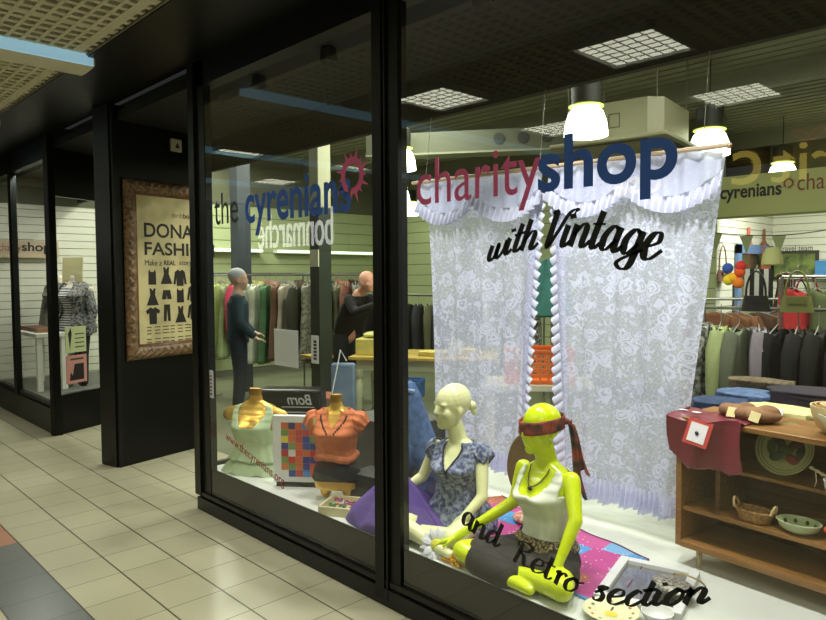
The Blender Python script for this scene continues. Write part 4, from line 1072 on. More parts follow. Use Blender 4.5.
# candle holder with white & gold rod, coral flowers
t=thing('rope_handled_basket','clear glass basket with a pale twisted handle on the upper shelf at the photo edge','basket',onbk(.60,.06,.470),BR+R(-25))
mb=MB(); pts=[(-.075+i*.010,0,.075-.0016*i+.001*math.sin(i*2)) for i in range(24)]; mb.tube(pts,[.0062+.0022*math.sin(i*2.3) for i in range(24)],10); mb.build('twisted_handle',mat('rope_pale',(206,190,150),.5),t)
mb=MB(); mb.lathe([(.03,0),(.045,.03),(.05,.06),(.046,.06),(.04,.03),(.0,.006)],(.06,0,0),24); mb.build('glass_dish',mat('glass_pale',(190,196,190),.15,0,spec=.8),t)
for x in (-.05,.02,.1): MB().tube([(x,0,.07),(x+.006,0,.03),(x-.002,0,.004)],.0025,6).build('twine',mat('twine',(190,186,170),.6),t)
t=thing('coral_posy','small posy of coral red beads on white stems on the middle bookcase shelf','posy',onbk(.655,.05,.272))
for (x,z) in ((-.03,.085),(-.005,.10),(.02,.075),(.035,.09),(-.04,.055),(.01,.05)):
    MB().tube([(.0,0,.0),(x*.6,0,z*.5),(x,0,z)],.002,5).build('stem',mat('stem_white',(214,210,200),.6),t); MB().ell((x,0,z),(.012,.012,.012)).build('bead_flower',mat('coral_red',(206,72,50),.4),t)
# ============================================================ FOLDED CLOTHES TABLE behind the bookcase
t=thing('display_table','dark topped display table of folded clothes behind the bookcase','table',(-.7,4.05,0))
MB().b2(-1.0,1.3,-.5,.45,.84,.88).build('table_top',mat('table_dark',(58,56,50),.5),t,smooth=False,bevel=.004)
MB().b2(-1.0,1.3,-.505,-.49,.78,.84).build('front_rail',mat('rail_steel',(130,130,124),.4,.3),t,smooth=False)
for x in (-.95,1.25):
    for y in (-.45,.4): MB().b2(x-.025,x+.025,y-.025,y+.025,0,.84).build('leg',mat('table_leg_dark',(50,48,44),.5),t,smooth=False)
def folded(x,y,z,w,d,h,m_,label,rz=0,name='folded_clothes',tagm=None):
    t=thing(name,label,'folded clothes',(x,y,z),rz)
    mb=MB(); n=4
    for k in range(n):
        zz=h*(k+.5)/n; mb.ell((.01*((k*7)%3-1),.008*((k*5)%3-1),zz),(w/2*1.1,d/2*1.1,h/n*.62),n=28,m=8)
    mb.box((0,0,h*.5),(w*.9,d*.9,h*.8))
    o=remesh(mb,'fabric',m_,t,voxel=.009,smooth=3)
    if tagm: MB().box((w*.1,-d*.5-.01,h*.7),(.04,.003,.06),rx=R(-35)).build('price_tag',tagm,t,smooth=False)
    return t
wtag=mat('tag_white',(220,220,220),.6)
folded(-1.50,3.72,.88,.26,.26,.05,mat('jeans_blue',(52,72,110),.85,noise=(25,.5)),'folded dark blue jeans at the left end of the clothes table',.2,'folded_jeans')
folded(-1.47,4.03,.88,.30,.28,.06,mat('jeans_pale',(92,116,160),.85,noise=(25,.4)),'folded paler blue jeans behind the dark blue pair',-.1,'folded_jeans')
folded(-1.17,3.66,.88,.34,.22,.06,mat('folded_yellow',(216,206,140),.8),'pale yellow folded jumper with a white tag at the front of the clothes table',-.15,'folded_jumper',wtag)
folded(-1.12,4.10,.88,.5,.3,.10,mat('folded_plum',(48,42,54),.9,bump=(20,.5)),'pile of dark plum folded clothes behind the yellow jumper',.1)
folded(-.70,4.02,.88,.42,.34,.09,mat('folded_slate',(54,54,60),.9,bump=(20,.5)),'pile of slate grey folded clothes at the right of the clothes table',-.1)
folded(-.80,3.70,.88,.30,.2,.04,mat('folded_black',(34,36,34),.9,bump=(20,.5)),'low black folded garment to the right of the yellow jumper',.1)
folded(-1.52,4.36,.88,.36,.2,.09,mat('folded_brown_print',(120,104,84),.9,noise=(40,.5)),'brown speckled folded clothes at the back left of the clothes table',0)

# ============================================================ HANGING GARMENTS
def hang_mesh(kind,L_,w=.42,seed=0):
    """garment hanging from a hook at the origin; width along x, thin along y"""
    r_=random.Random(seed); mb=MB(); ph=r_.random()*6
    n=36; st=24
    def f(u,v):
        a=2*PI*u; z=-.09-v*L_; top=min(1,(v*L_)/.07)
        wv={'dress':lerp(.80,.72,min(v*3,1)) if v<.33 else lerp(.72,1.15,(v-.33)/.67),'jacket':lerp(.98,1.0,v),'shirt':lerp(.95,.95,v),'skirt':lerp(.6,1.0,v)}[kind]
        rx=w/2*wv*(.42+.58*math.sqrt(top)); ry=(.035+.02*v)*(1+.25*math.sin(a*7+ph+v*3)); 
        return (rx*math.cos(a),ry*math.sin(a)+.006*math.sin(a*3+ph),z-.03*(abs(math.cos(a))**2)*(1-top))
    mb.grid(f,n,st)
    return mb
_gm={}
def garment_proto(kind,seed):
    key=(kind,seed)
    if key in _gm: return _gm[key]
    L_={'dress':.95,'jacket':.66,'shirt':.62,'skirt':.55}[kind]
    t=bpy.data.objects.new('proto',None); COL.objects.link(t)
    ph=mat('fabric_base',(128,128,128),.85)
    b=hang_mesh(kind,L_,seed=seed).build('garment_body',ph,t,thick=.004)
    if kind in('jacket','shirt'):
        for sx in (-1,1):
            m=MB(); m.tube([(sx*.17,0,-.13),(sx*.225,.01,-.22),(sx*.235,.015,-.42),(sx*.232,.01,-.62)],[.045,.05,.042,.036],10); m.build('sleeve',ph,t)
    m=MB(); m.tube([(0,0,.0),(.018,0,.012),(.016,0,.032),(-.004,0,.036),(-.014,0,.022)],.003,5); m.tube([(0,0,0),(0,0,-.07),(-.17,0,-.125)],.0035,5); m.tube([(0,0,-.07),(.17,0,-.125)],.0035,5)
    m.build('hanger',mat('hanger_grey',(150,150,140),.5),t)
    _gm[key]=t; return t
used=set()
def hang(kind,seed,loc,rz,m_,label,group,sc=(1,1,1),name=None):
    p=garment_proto(kind,seed)
    r=dup(p,loc,rz,label,sc)
    r.name=name or {'dress':'hanging_dress','jacket':'hanging_jacket','shirt':'hanging_shirt','skirt':'hanging_skirt'}[kind]
    r['category']={'dress':'dress','jacket':'jacket','shirt':'shirt','skirt':'skirt'}[kind]; r['group']=group
    for c in kids(r):
        if not c.name.startswith('hanger'):
            c.material_slots[0].link='OBJECT'; c.material_slots[0].material=m_
    return r
ORD=['first','second','third','fourth','fifth','sixth','seventh','eighth','ninth','tenth','eleventh','twelfth','thirteenth','fourteenth','fifteenth','sixteenth']
CN={}
def fab(cn,c,print2=None):
    k='fabric_'+cn.replace(' ','_')
    return mat(k,c,.85,noise=(26,.6) if print2 else (9,.18),col2=print2)
railm=mat('rail_chrome',(140,140,132),.3,.8)
def rack(name_lbl,p0,p1,z,items,where,twist=0,group=None):
    p0=Vector((*p0,0));p1=Vector((*p1,0)); d=(p1-p0); L_=d.length; a=math.atan2(d.y,d.x)
    t=thing('clothes_rail',name_lbl,'clothes rail',p0,a)
    MB().tube([(0,0,z),(L_,0,z)],.012,8).build('rail_bar',railm,t)
    for x in (0,L_):
        MB().tube([(x,0,z),(x,0,.04)],.012,8).build('upright',railm,t); MB().tube([(x,-.22,.03),(x,.22,.03)],.012,8).build('foot_bar',railm,t)
    n=len(items)
    for i,(kind,cn,c,sc) in enumerate(items):
        q=p0.lerp(p1,(i+.5)/n); pr=None
        if isinstance(c[0],tuple): c,pr=c
        hang(kind,i%3,(q.x,q.y,z-.012-.006),a+PI/2+R(rnd.uniform(-14,14))+twist,fab(cn,c,pr),'%s %s %s, %s from left'%(cn,kind,where,ORD[i]),group or 'clothes '+where,(1,1.15,sc))
G=lambda *a:a
rack('long clothes rail of pale dresses in the left of the shop',(-8.25,4.25),(-7.05,5.0),1.62,[
 ('dress','lime cream',(196,204,130),1.0),('dress','pale green',(160,176,124),1.0),('shirt','hot pink',(206,66,96),1.1),('dress','soft white',(196,204,190),1.05),('dress','ivory',(210,212,190),1.05),('dress','leaf green',(84,124,84),1.05),
 ('dress','russet brown',(112,84,64),1.0),('dress','oatmeal',(190,180,160),1.05),('jacket','dark olive',(56,60,46),1.3),('dress','printed grey',((150,150,130),(90,92,80)),1.0)],'on the pale dress rail')
rack('clothes rail of grey and dark clothes beside the dark pillar',(-7.25,5.0),(-6.72,5.5),1.62,[
 ('dress','sage',(140,144,112),1.05),('dress','khaki',(120,118,88),1.1),('jacket','charcoal',(60,62,54),1.4),('dress','dull green',(104,108,80),1.05),('jacket','brick patterned',((150,80,66),(80,78,66)),1.1),('dress','grey',(112,114,100),1.0)],'on the rail beside the dark pillar')
rack('low clothes rail of dark jackets behind the cream table',(-6.9,5.55),(-5.9,6.25),1.36,[
 ('jacket','moss green',(92,96,66),1.05),('jacket','black',(28,28,28),1.05),('jacket','pine green',(58,68,54),1.05),('jacket','stone',(128,126,104),1.05),('jacket','deep green',(44,54,46),1.05),('jacket','ink',(34,36,42),1.05),('jacket','olive drab',(84,86,62),1.05),('jacket','coal',(38,38,36),1.05)],'behind the cream table')
rack('clothes rail of mottled clothes just left of the lace curtain',(-6.1,6.6),(-5.2,7.3),1.45,[
 ('dress','brown leopard print',((110,96,66),(60,54,40)),1.0),('jacket','navy',(40,46,66),1.0),('shirt','white',(220,222,226),1.0),('dress','leafy print',((96,100,66),(54,60,40)),1.0),('jacket','grey marl',(110,112,112),1.0),('dress','black and white print',((60,60,60),(170,170,164)),.9)],'beside the left lace curtain')
rack('rail of brown leather jackets seen right of the lace curtain',(-2.62,6.1),(-2.05,6.5),1.38,[
 ('jacket','rust brown leather',(122,78,52),1.1),('jacket','tan leather',(138,92,62),1.1),('jacket','dark brown leather',(84,58,42),1.1),('jacket','chestnut leather',(112,70,48),1.1)],'among the leather jackets',twist=R(60))
rack('clothes rail of shirts and black coats just behind the folded clothes table',(-2.2,4.95),(-1.25,5.15),1.36,[
 ('jacket','black and white print',((36,36,36),(190,190,184)),.95),('shirt','pale lime',(176,186,130),1.2),('shirt','grey green',(110,116,96),1.25),('shirt','lilac grey',(142,132,142),1.2),('jacket','jet black',(20,21,22),1.25),('jacket','soft black',(27,28,29),1.25),('jacket','warm black',(31,29,28),1.25),('jacket','blue black',(22,25,31),1.25)],'behind the folded clothes table')
rack('clothes rail of red and green dresses at the right edge of the photo',(-1.95,6.0),(-1.05,6.2),1.58,[
 ('dress','poppy red',(176,40,46),.95),('dress','muted green',(96,106,70),1.0),('dress','forest print',((70,82,50),(120,126,90)),1.0),('dress','sand',(170,164,120),1.0),('dress','dark teal',(50,70,62),1.0),('dress','wheat',(184,172,120),1.0)],'at the right edge of the photo',twist=R(50))
rack('back clothes rail by the right wall of the shop',(-2.5,7.6),(-1.3,8.0),1.55,[
 ('dress','olive green',(96,100,58),.95),('jacket','bottle green',(46,62,46),1.1),('dress','crimson',(150,40,52),.9),('jacket','umber',(84,66,46),1.1),('dress','yellow green',(150,156,84),.95),('jacket','black brown',(36,32,28),1.1)],'on the back rail under the bunting',twist=R(40))
rack('wall rail of clothes on the left wall of the shop',(-9.75,4.5),(-9.75,8.2),1.65,[
 ('dress','beige',(196,180,150),1.1),('dress','blush',(200,160,140),1.1),('dress','taupe',(150,136,112),1.1),
 ('shirt','coral',(200,110,90),1.0),('shirt','lemon',(206,200,120),1.0),('jacket','dusty pink',(196,140,130),1.0),('shirt','stone grey',(150,150,140),1.0),('jacket','brown check',(110,90,70),1.0),('shirt','off white',(210,208,190),1.0),('jacket','petrol',(60,84,96),1.0),('shirt','salmon',(206,150,126),1.0),('jacket','plum',(90,56,70),1.0),('shirt','mint',(160,190,160),1.0)],'along the left wall of the shop')
# teal dress seen through the gap between the curtains
hang('dress',1,(-3.55,5.1,1.80),R(40),fab('teal blue',(70,134,130)),'teal blue dress on a mannequin stand seen through the gap between the curtains','dress behind the curtain gap',(.8,1.6,.55))
t=thing('dress_stand','slim metal stand holding up the teal dress behind the curtains','stand',(-3.55,5.1,0)); MB().tube([(0,0,1.79),(0,0,.02)],.012,8).build('pole',railm,t); MB().lathe([(.16,0),(.16,.015),(.012,.03)],(0,0,0),24).build('base_plate',railm,t)
# crates
def crate(x,y,z,rz,c_,label,w=.5,d=.35,h=.26):
    t=thing('plastic_crate',label,'crate',(x,y,z),rz); cm=mat('crate_%d_%d_%d'%c_,c_,.45)
    mb=MB()
    for sx in (-1,1):
        for k in range(6): mb.b2(-w/2,w/2,sx*d/2-.006,sx*d/2+.006,.01+k*h/6,.03+k*h/6)
        for k in range(9): xx=lerp(-w/2,w/2,k/8); mb.b2(xx-.008,xx+.008,sx*d/2-.007,sx*d/2+.007,0,h)
        for k in range(6): mb.b2(sx*w/2-.006,sx*w/2+.006,-d/2,d/2,.01+k*h/6,.03+k*h/6)
        for k in range(6): yy=lerp(-d/2,d/2,k/5); mb.b2(sx*w/2-.007,sx*w/2+.007,yy-.008,yy+.008,0,h)
    mb.b2(-w/2,w/2,-d/2,d/2,0,.01); mb.build('crate_body',cm,t,smooth=False)
    mb=MB()
    for sx in (-1,1): mb.b2(-w/2-.012,w/2+.012,sx*d/2-.014,sx*d/2+.014,h-.02,h); mb.b2(sx*w/2-.014,sx*w/2+.014,-d/2,d/2,h-.02,h)
    mb.build('crate_rim',cm,t,smooth=False)
t=thing('side_table','pale table carrying the orange crate behind the curtain gap','table',(-3.15,4.35,0),R(40))
MB().b2(-.4,.4,-.25,.25,.74,.78).build('table_top',mat('pale_laminate',(200,196,170),.5),t,smooth=False)
for x in (-.36,.36):
    for y in (-.21,.21): MB().b2(x-.02,x+.02,y-.02,y+.02,0,.74).build('leg',mat('pale_laminate',(0,0,0)),t,smooth=False)
crate(-3.15,4.35,.78,R(40),(220,110,50),'orange plastic crate on the pale table seen through the curtain gap')
# ---- cream table with turned legs
cream_p=mat('table_cream',(190,194,160),.5); ty=mat('table_ochre_top',(196,168,84),.45,noise=(6,.3))
tt=thing('farmhouse_table','cream painted table with turned legs and ochre top in the middle of the shop','table',(-5.13,5.10,0),R(35))
MB().b2(-.75,.75,-.4,.4,.74,.775).build('table_top',ty,tt,smooth=False,bevel=.006)
MB().b2(-.68,.68,-.34,.34,.63,.74).build('apron',cream_p,tt,smooth=False)
for x in (-.66,.66):
    for y in (-.32,.32): MB().lathe([(.04,0),(.028,.04),(.045,.10),(.03,.14),(.038,.35),(.045,.5),(.03,.54),(.05,.57),(.05,.64)],(x,y,0),16).build('leg',cream_p,tt)
tM=Matrix.Translation((-5.13,5.10,0))@Matrix.Rotation(R(35),4,'Z')
def ont(x,y,z=.775): return tuple(tM@Vector((x,y,z)))
ylw=mat('box_yellow',(206,192,96),.6,noise=(20,.3),col2=(190,186,110))
o=MB().b2(-.24,.24,-.15,.15,0,.17).build('yellow_box',ylw,smooth=False,bevel=.01); o.location=ont(-.48,-.1); o.rotation_euler=(0,0,R(38)); tag(o,'yellow display box at the left end of the cream table','box')
t=thing('cushion_pack','clear wrapped yellow towel parcel on top of the yellow box','parcel',ont(-.48,-.1,.945),R(35)); mb=MB(); mb.ell((0,0,.035),(.19,.12,.04)); mb.build('wrapped_towel',mat('towel_straw',(200,196,120),.4),t)
for k,(x,y,w,h,c_,lb) in enumerate(((.1,-.15,.3,.05,(206,190,110),'straw coloured folded cloth on the cream table, right of the yellow box'),(.42,-.05,.26,.07,(196,176,80),'mustard folded cloth at the right end of the cream table'),(.3,.2,.2,.1,(180,184,150),'pale folded cloth at the back of the cream table'))):
    folded(*ont(x,y),w,.2,h,mat('cl_%d_%d_%d'%c_,c_,.8),lb,R(35))
crate(-4.85,4.45,.42,R(35),(52,96,160),'blue plastic crate on a stool in front of the cream table',.42,.3,.18)
t=thing('stool','plain low stool carrying the blue crate','stool',(-4.85,4.45,0),R(35)); MB().b2(-.2,.2,-.15,.15,.39,.42).build('seat',cream_p,t,smooth=False)
for x in (-.17,.17):
    for y in (-.12,.12): MB().b2(x-.015,x+.015,y-.015,y+.015,0,.39).build('leg',cream_p,t,smooth=False)
# pedestal and red patterned box, red vase, blue panel around the pillar
t=thing('wooden_pedestal','slim cream pedestal with wooden top standing left of the dark pillar','pedestal',(-6.35,4.55,0)); MB().lathe([(.10,0),(.10,.03),(.05,.08),(.045,.6),(.07,.68)],(0,0,0),20).build('column',cream_p,t); MB().b2(-.16,.16,-.12,.12,.68,.71).build('top',ty,t,smooth=False)
o=MB().b2(-.17,.17,-.17,.17,0,.42).build('patterned_box',mat('red_pattern',(170,70,56),.8,noise=(18,.8),col2=(120,120,96)),smooth=False,bevel=.02); o.location=(-5.55,4.05,.002); o.rotation_euler=(0,0,R(35)); tag(o,'red and sage patterned tall box on the shop floor beside the pillar','box')
t=thing('red_vase','small red vase standing on the dark box behind the orange bust','vase',(-3.33,2.98,ST+.405)); MB().lathe([(0,0),(.03,0),(.045,.04),(.035,.09),(.018,.12),(.026,.15),(.022,.15),(.0,.12)],(0,0,0),24).build('vase_body',mat('vase_red',(176,50,46),.25),t)
t=thing('blue_bag','tall pale blue denim bag with a long white strap standing beside the pillar','bag',(-4.87,3.78,.42),R(40)); mb=MB(); mb.b2(-.11,.11,-.04,.04,-.415,.40); mb.build('bag_body',mat('bag_pale_blue',(104,122,144),.8,noise=(10,.2)),t,bevel=.02); MB().tube([(-.1,-.05,.1),(-.04,-.06,.38),(-.02,-.02,.52),(.03,0,.42)],.006,6).build('strap',wtag,t)
# pillar in shop
m=MB(); m.b2(-6.03,-5.87,4.25,4.41,0,2.32); o=struct(m,'pillar',mat('pillar_dark_green',(46,54,44),.5),smooth=False); m=MB(); m.b2(-6.03,-5.87,4.25,4.41,2.32,3.55); struct(m,'pillar_upper',mat('pillar_lit_tone',(150,150,124),.6),smooth=False)  # upper part coloured paler to stand for light falling on it
m=MB(); m.b2(-8.62,-8.42,4.75,4.95,0,3.55); o=struct(m,'pillar_second',mat('pillar_blue_grey',(62,68,74),.5),smooth=False)
MB().b2(-.075,.075,0,.012,0,.18).build('pillar_notice',mat('notice_cream',(206,206,180),.6),smooth=False,label='small cream notice high on the dark green pillar',cat='notice',loc=(-5.94,4.236,1.70))
# strip lights along the left wall
strip_e=mat('strip_tube',(226,244,214),.5,emit=1.5)
for k,(y0,y1) in enumerate(((4.8,6.0),(6.3,8.4))):
    t=thing('strip_light','%s glowing fluorescent strip along the green left wall'%['nearer','farther'][k],'strip light',(-9.85,y0,2.02)); MB().b2(-.02,.02,0,y1-y0,-.02,.02).build('tube',strip_e,t,smooth=False); MB().b2(-.149,-.02,0,y1-y0,-.03,.03).build('batten',white_m,t,smooth=False)

# ============================================================ PEOPLE
def person(label,loc,rz,skin,topc,legc,hairc,pose):
    t=thing('person',label,'person',loc,rz)
    sk=mat('skin_%d_%d_%d'%skin,skin,.55); 
    hd=Vector(pose['head']); nk=Vector(pose['neck']); hp=Vector((0,0,.93)); 
    mb=MB(); mb.cap(nk,hd,.052,.05)
    hm_,P=head_mesh(1.08,pose.get('hrz',0),hd); n=len(mb.v); mb.v+=hm_.v; mb.f+=[tuple(i+n for i in f) for f in hm_.f]; mb.mi+=hm_.mi
    mb.cap(hp,nk,.12,.07)
    for a in pose['arms']: mb.cap(nk+Vector((a[0]*.15,0,-.06)),a[1],.042,.036); mb.cap(a[1],a[2],.036,.026); hand(mb,a[2],Vector(a[2])+Vector(a[3])*.1,1.0)
    for s_ in (-1,1): mb.cap(hp+Vector((s_*.09,0,-.04)),(s_*.10,pose.get('kn',-.02),.5),.085,.055); mb.cap((s_*.10,pose.get('kn',-.02),.5),(s_*.10,.02,.09),.052,.038)
    remesh(mb,'body',sk,t,voxel=.011,smooth=3)
    mb=MB()
    mb.rings([[Vector(hp).lerp(nk,v)+Vector(((.175+.03*math.sin(v*PI))*(1 if v<.85 else .72)*math.cos(2*PI*k/24),(.12)*(1 if v<.85 else .7)*math.sin(2*PI*k/24),0)) for k in range(24)] for v in [-.18]+[i/10 for i in range(10)]+[.97]])
    for a in pose['arms']:
        e=Vector(a[1]); w=Vector(a[2]); mb.cap(nk+Vector((a[0]*.15,0,-.05)),e,.062,.052); mb.cap(e,e.lerp(w,.85),.052,.042)
    remesh(mb,'jacket',mat('jk_%d_%d_%d'%topc,topc,.85,noise=(8,.3)),t,voxel=.012,smooth=5)
    mb=MB()
    for s_ in (-1,1): mb.cap(hp+Vector((s_*.085,0,-.02)),(s_*.10,pose.get('kn',-.02),.5),.105,.078); mb.cap((s_*.10,pose.get('kn',-.02),.5),(s_*.10,.02,.10),.075,.062)
    remesh(mb,'trousers',mat('tr_%d_%d_%d'%legc,legc,.85),t,voxel=.012,smooth=4)
    for s_ in (-1,1):
        mb=MB(); mb.ell((s_*.10,-.05,.045),(.045,.125,.045)); mb.build('shoe',mat('shoe_black',(24,22,22),.4),t)
    if hairc:
        mb=MB(); mb.ell(hd+Vector((0,.025,.055)),(.084,.105,.088)); remesh(mb,'hair',mat('hr_%d_%d_%d'%hairc,hairc,.8,bump=(60,.6)),t,voxel=.011,smooth=2)
person('person with grey hair in a dark teal top by the pale dress rail',(-6.98,3.92,0),R(150),(196,160,140),(44,66,76),(40,46,60),(176,176,180),
 dict(head=(0,-.02,1.56),neck=(0,0,1.40),arms=[(-1,(-.24,-.02,1.1),(-.2,-.18,.92),(0,-1,-.3)),(1,(.24,-.02,1.1),(.2,-.18,.95),(0,-1,-.3))]))
person('bald person in a black jacket leaning over the clothes behind the cream table',(-6.22,4.87,0),R(95),(214,156,132),(26,26,28),(30,32,36),None,
 dict(head=(0,-.36,1.53),neck=(0,-.22,1.39),hrz=0,arms=[(-1,(-.2,-.36,1.20),(-.12,-.62,1.30),(0,-1,.1)),(1,(.2,-.36,1.20),(.12,-.66,1.42),(0,-1,.2))]))

# ============================================================ PENDANTS, AC, HANGING THINGS
dome_e=mat('pendant_dome',(250,255,226),.4,emit=6); capm=mat('pendant_cap_dark',(22,24,20),.6); rimg=mat('pendant_rim_glow',(196,206,90),.4,emit=.7)
PD=[(-2.92,4.63,2.79,.165,'nearest, above the right curtain'),(-2.66,6.24,2.80,.175,'half hidden behind the end of the curtain rod'),(-2.98,9.1,2.86,.165,'farthest, in front of the hanging shop sign'),
    (-5.35,4.93,2.84,.17,'beside the window mullion, highest of the three there'),(-7.42,6.82,2.79,.16,'beside the window mullion, middle of the three there'),(-8.55,8.1,2.76,.165,'beside the window mullion, lowest of the three there'),(-1.2,7.8,2.8,.17,'beyond the right edge of the photo')]
for (x,y,z,r_,lb) in PD[:6]:
    t=thing('pendant_lamp','glowing white dome pendant lamp, '+lb,'pendant lamp',(x,y,z),0,'dome pendant lamps')
    MB().lathe([(r_,-.13),(r_*.99,-.09),(r_*.93,-.02),(r_*.78,.05),(r_*.55,.09),(.0,.10)],(0,0,0),32).build('dome',dome_e,t)
    MB().lathe([(r_*.62,.085),(r_*.80,.092),(r_*.80,.10),(r_*.6,.11)],(0,0,0),28).build('rim',rimg,t)
    MB().lathe([(r_*.66,.115),(r_*.68,.20),(r_*.68,.29),(r_*.6,.30),(0,.30)],(0,0,0),24).build('gear_housing',capm,t)
    MB().tube([(0,0,.29),(0,0,3.52-z)],.006,6).build('suspension',capm,t)
t=thing('air_conditioning_cassette','boxy cream ceiling air conditioning cassette hung among the pendant lamps','air conditioner',(-3.08,5.55,2.72),R(8))
acm=mat('ac_cream',(112,110,86),.5)
mb=MB(); c_=.1; w=.42; h=.30
mb.prism([(-w,-w+c_),(-w+c_,-w),(w-c_,-w),(w,-w+c_),(w,w-c_),(w-c_,w),(-w+c_,w),(-w,w-c_)],lambda a,b,d:(a,b,d),h); mb.build('housing',acm,t,smooth=False)
MB().b2(-.5,.5,-.5,.5,-.035,0).build('fascia_panel',acm,t,smooth=False,bevel=.012)
for s_ in (-1,1):
    MB().b2(-.33,.33,s_*.42-.025,s_*.42+.025,-.04,-.034).build('air_slot',capm,t,smooth=False); MB().b2(s_*.42-.025,s_*.42+.025,-.33,.33,-.04,-.034).build('air_slot',capm,t,smooth=False)
mb=MB(); rect=[(.0,-w-.002,.09),(.09,-w-.002,.09),(.09,-w-.002,.2),(.0,-w-.002,.2)]; mb.tube(rect,.005,4,closed=True); mb.build('access_cover',capm,t,smooth=False)
for x in (-.38,.38):
    for y in (-.38,.38): MB().tube([(x,y,h),(x,y,.82)],.005,5).build('hanging_rod',railm,t)
# duct with round grilles
t=thing('ceiling_duct','grey ventilation duct with three round grilles above the left lace curtain','duct',(-5.0,5.6,2.92),R(35))
dm=mat('duct_olive',(62,65,48),.6)
MB().b2(-1.1,1.1,-.12,.12,0,.22).build('duct_body',dm,t,smooth=False)
for x in (.35,.6,.85): MB().rings([[(x+.06*math.cos(2*PI*k/20),yy,.12+.06*math.sin(2*PI*k/20)) for k in range(20)] for yy in (-.13,-.118)]).build('round_grille',capm,t)
MB().b2(-1.1,1.1,-.14,.14,-.02,0).build('lower_flange',mat('duct_edge',(104,106,84),.5),t,smooth=False)
for x in (-.8,.8): MB().tube([(x,0,.22),(x,0,.62)],.006,5).build('hanging_rod',railm,t)
# ============================================================ BACK WALL DETAILS (nook on the right)
t=thing('bunting','string of sage green pennants across the back of the shop','bunting',(0,8.3,0))
pm=mat('pennant_sage',(150,158,116),.8); P0=(-3.5,2.10);P1=(-1.75,2.17)
cat_=[(lerp(P0[0],P1[0],i/30),0,lerp(P0[1],P1[1],i/30)-.10*math.sin(PI*i/30)) for i in range(31)]
MB().tube(cat_,.006,5).build('string',mat('string_dark',(80,80,60),.8),t)
for i in (1,7,13,24,29):
    x,_,z=cat_[i]; MB().prism([(x-.075,z-.006),(x+.075,z-.006),(x+.005,z-.22)],lambda a,b,d:(a,d,b),.006).build('pennant',pm,t,smooth=False)
# on the nook wall x=-3.55 and back wall y=10.5
WX=-3.545
def onwall(name,label,cat,m_,y0,y1,z0,z1,d=.05,extra=None):
    t=thing(name,label,cat,(WX,(y0+y1)/2,z0)); MB().b2(.004,d,-(y1-y0)/2,(y1-y0)/2,0,z1-z0).build('panel',m_,t,smooth=False,bevel=.01); return t
# blue framed mirror
t=thing('blue_framed_mirror','tall mirror in a blue painted frame on the white slat wall','mirror',(WX+.01,9.75,0)); bf=mat('frame_blue',(96,124,166),.5)
m=MB()
for y in (-.56,.56): m.b2(0,.04,y-.06,y+.06,.6,1.98)
m.b2(0,.04,-.62,.62,1.87,1.99); m.b2(0,.04,-.62,.62,.55,.66); m.build('frame',bf,t,smooth=False); MB().b2(0,.015,-.5,.5,.66,1.87).build('mirror_glass',mat('mirror_dim',(170,170,140),.15,.9),t,smooth=False)
def handbag(label,loc,rz,c_,w=.26,h=.2,d=.08,strap=.3):
    t=thing('handbag',label,'handbag',loc,rz); mb=MB(); mb.rings([[((w/2+.02*(1-q))*math.copysign(abs(math.cos(2*PI*k/20))**.6,math.cos(2*PI*k/20)),d/2*math.sin(2*PI*k/20)*(1-.3*q),-strap-h+q*h) for k in range(20)] for q in (0,.1,.5,.9,1)]); mb.build('bag_body',mat('bag_%d_%d_%d'%c_,c_,.5),t)
    MB().tube([(0,0,-.005),(0,0,.02),(0,.03,.04),(0,.06,.03)],.005,6).build('hook',railm,t)
    MB().tube([(w*.42*math.cos(a),0,-strap+(strap)*math.sin(a)) for a in [i*PI/12 for i in range(13)]],.008,6).build('strap',mat('bag_%d_%d_%d'%c_,c_,.5),t); MB().b2(-w*.35,w*.35,-d*.55,-d*.5,-strap-h*.45,-strap-.01).build('flap',mat('bag_%d_%d_%d'%c_,c_,.5),t,smooth=False)
handbag('small brown handbag on a long strap hanging on the white slat wall beside the curtain',(WX+.06,8.62,1.95),R(90),(104,74,58),.26,.14,.08,.30)
handbag('large russet leather handbag hanging in front of the blue framed mirror',(-3.44,9.95,2.01),R(90),(138,66,44),.30,.30,.09,.12)
handbag('dark brown handbag hung high on the rail in front of the mirror',(-2.36,7.65,1.56),R(20),(60,44,36),.26,.24,.1,.2)
handbag('deep red handbag hanging among the right hand rails',(-1.78,6.04,1.59),R(20),(120,30,40),.2,.2,.08,.2)
handbag('black handbag with tall straps on top of the black coats',(-1.80,5.02,1.62),R(10),(26,24,22),.15,.11,.06,.17)
handbag('olive handbag with tall straps on top of the black coats, right of the black one',(-1.55,5.06,1.62),R(10),(110,112,60),.17,.11,.06,.17)
# striped bag
t=thing('striped_tote','black and white striped tote hanging below the mirror','bag',(-3.02,8.5,1.66),R(30))
for k in range(6): MB().b2(-.15+k*.05,-.10+k*.05,-.03,.03,-.42,0).build('stripe_panel',mat('stripe_%d'%(k%2),[(214,214,206),(30,30,30)][k%2],.7),t,smooth=False)
hang('dress',0,(-2.72,8.5,1.66),R(20),fab('dark maroon',(84,34,40)),'dark maroon top hanging right of the striped tote','tops under the mirror',(.6,1.3,.5))
# clothes pinned on wall
for (y,z,c_,lb) in ((9.55,2.02,(206,110,96),'coral paper figure pinned on the slat wall under the sign'),(10.1,2.02,(130,84,50),'brown paper figure pinned on the slat wall near the corner')):
    t=thing('paper_figure',lb,'decoration',(WX+.01,y,z)); MB().prism([(-.14,-.16),(.14,-.16),(.10,0),(.03,.05),(.02,.2),(-.02,.2),(-.03,.05),(-.10,0)],lambda a,b,d:(d,a,b),.02).build('paper_shape',mat('pf2_%d_%d_%d'%c_,c_,.7),t,smooth=False)
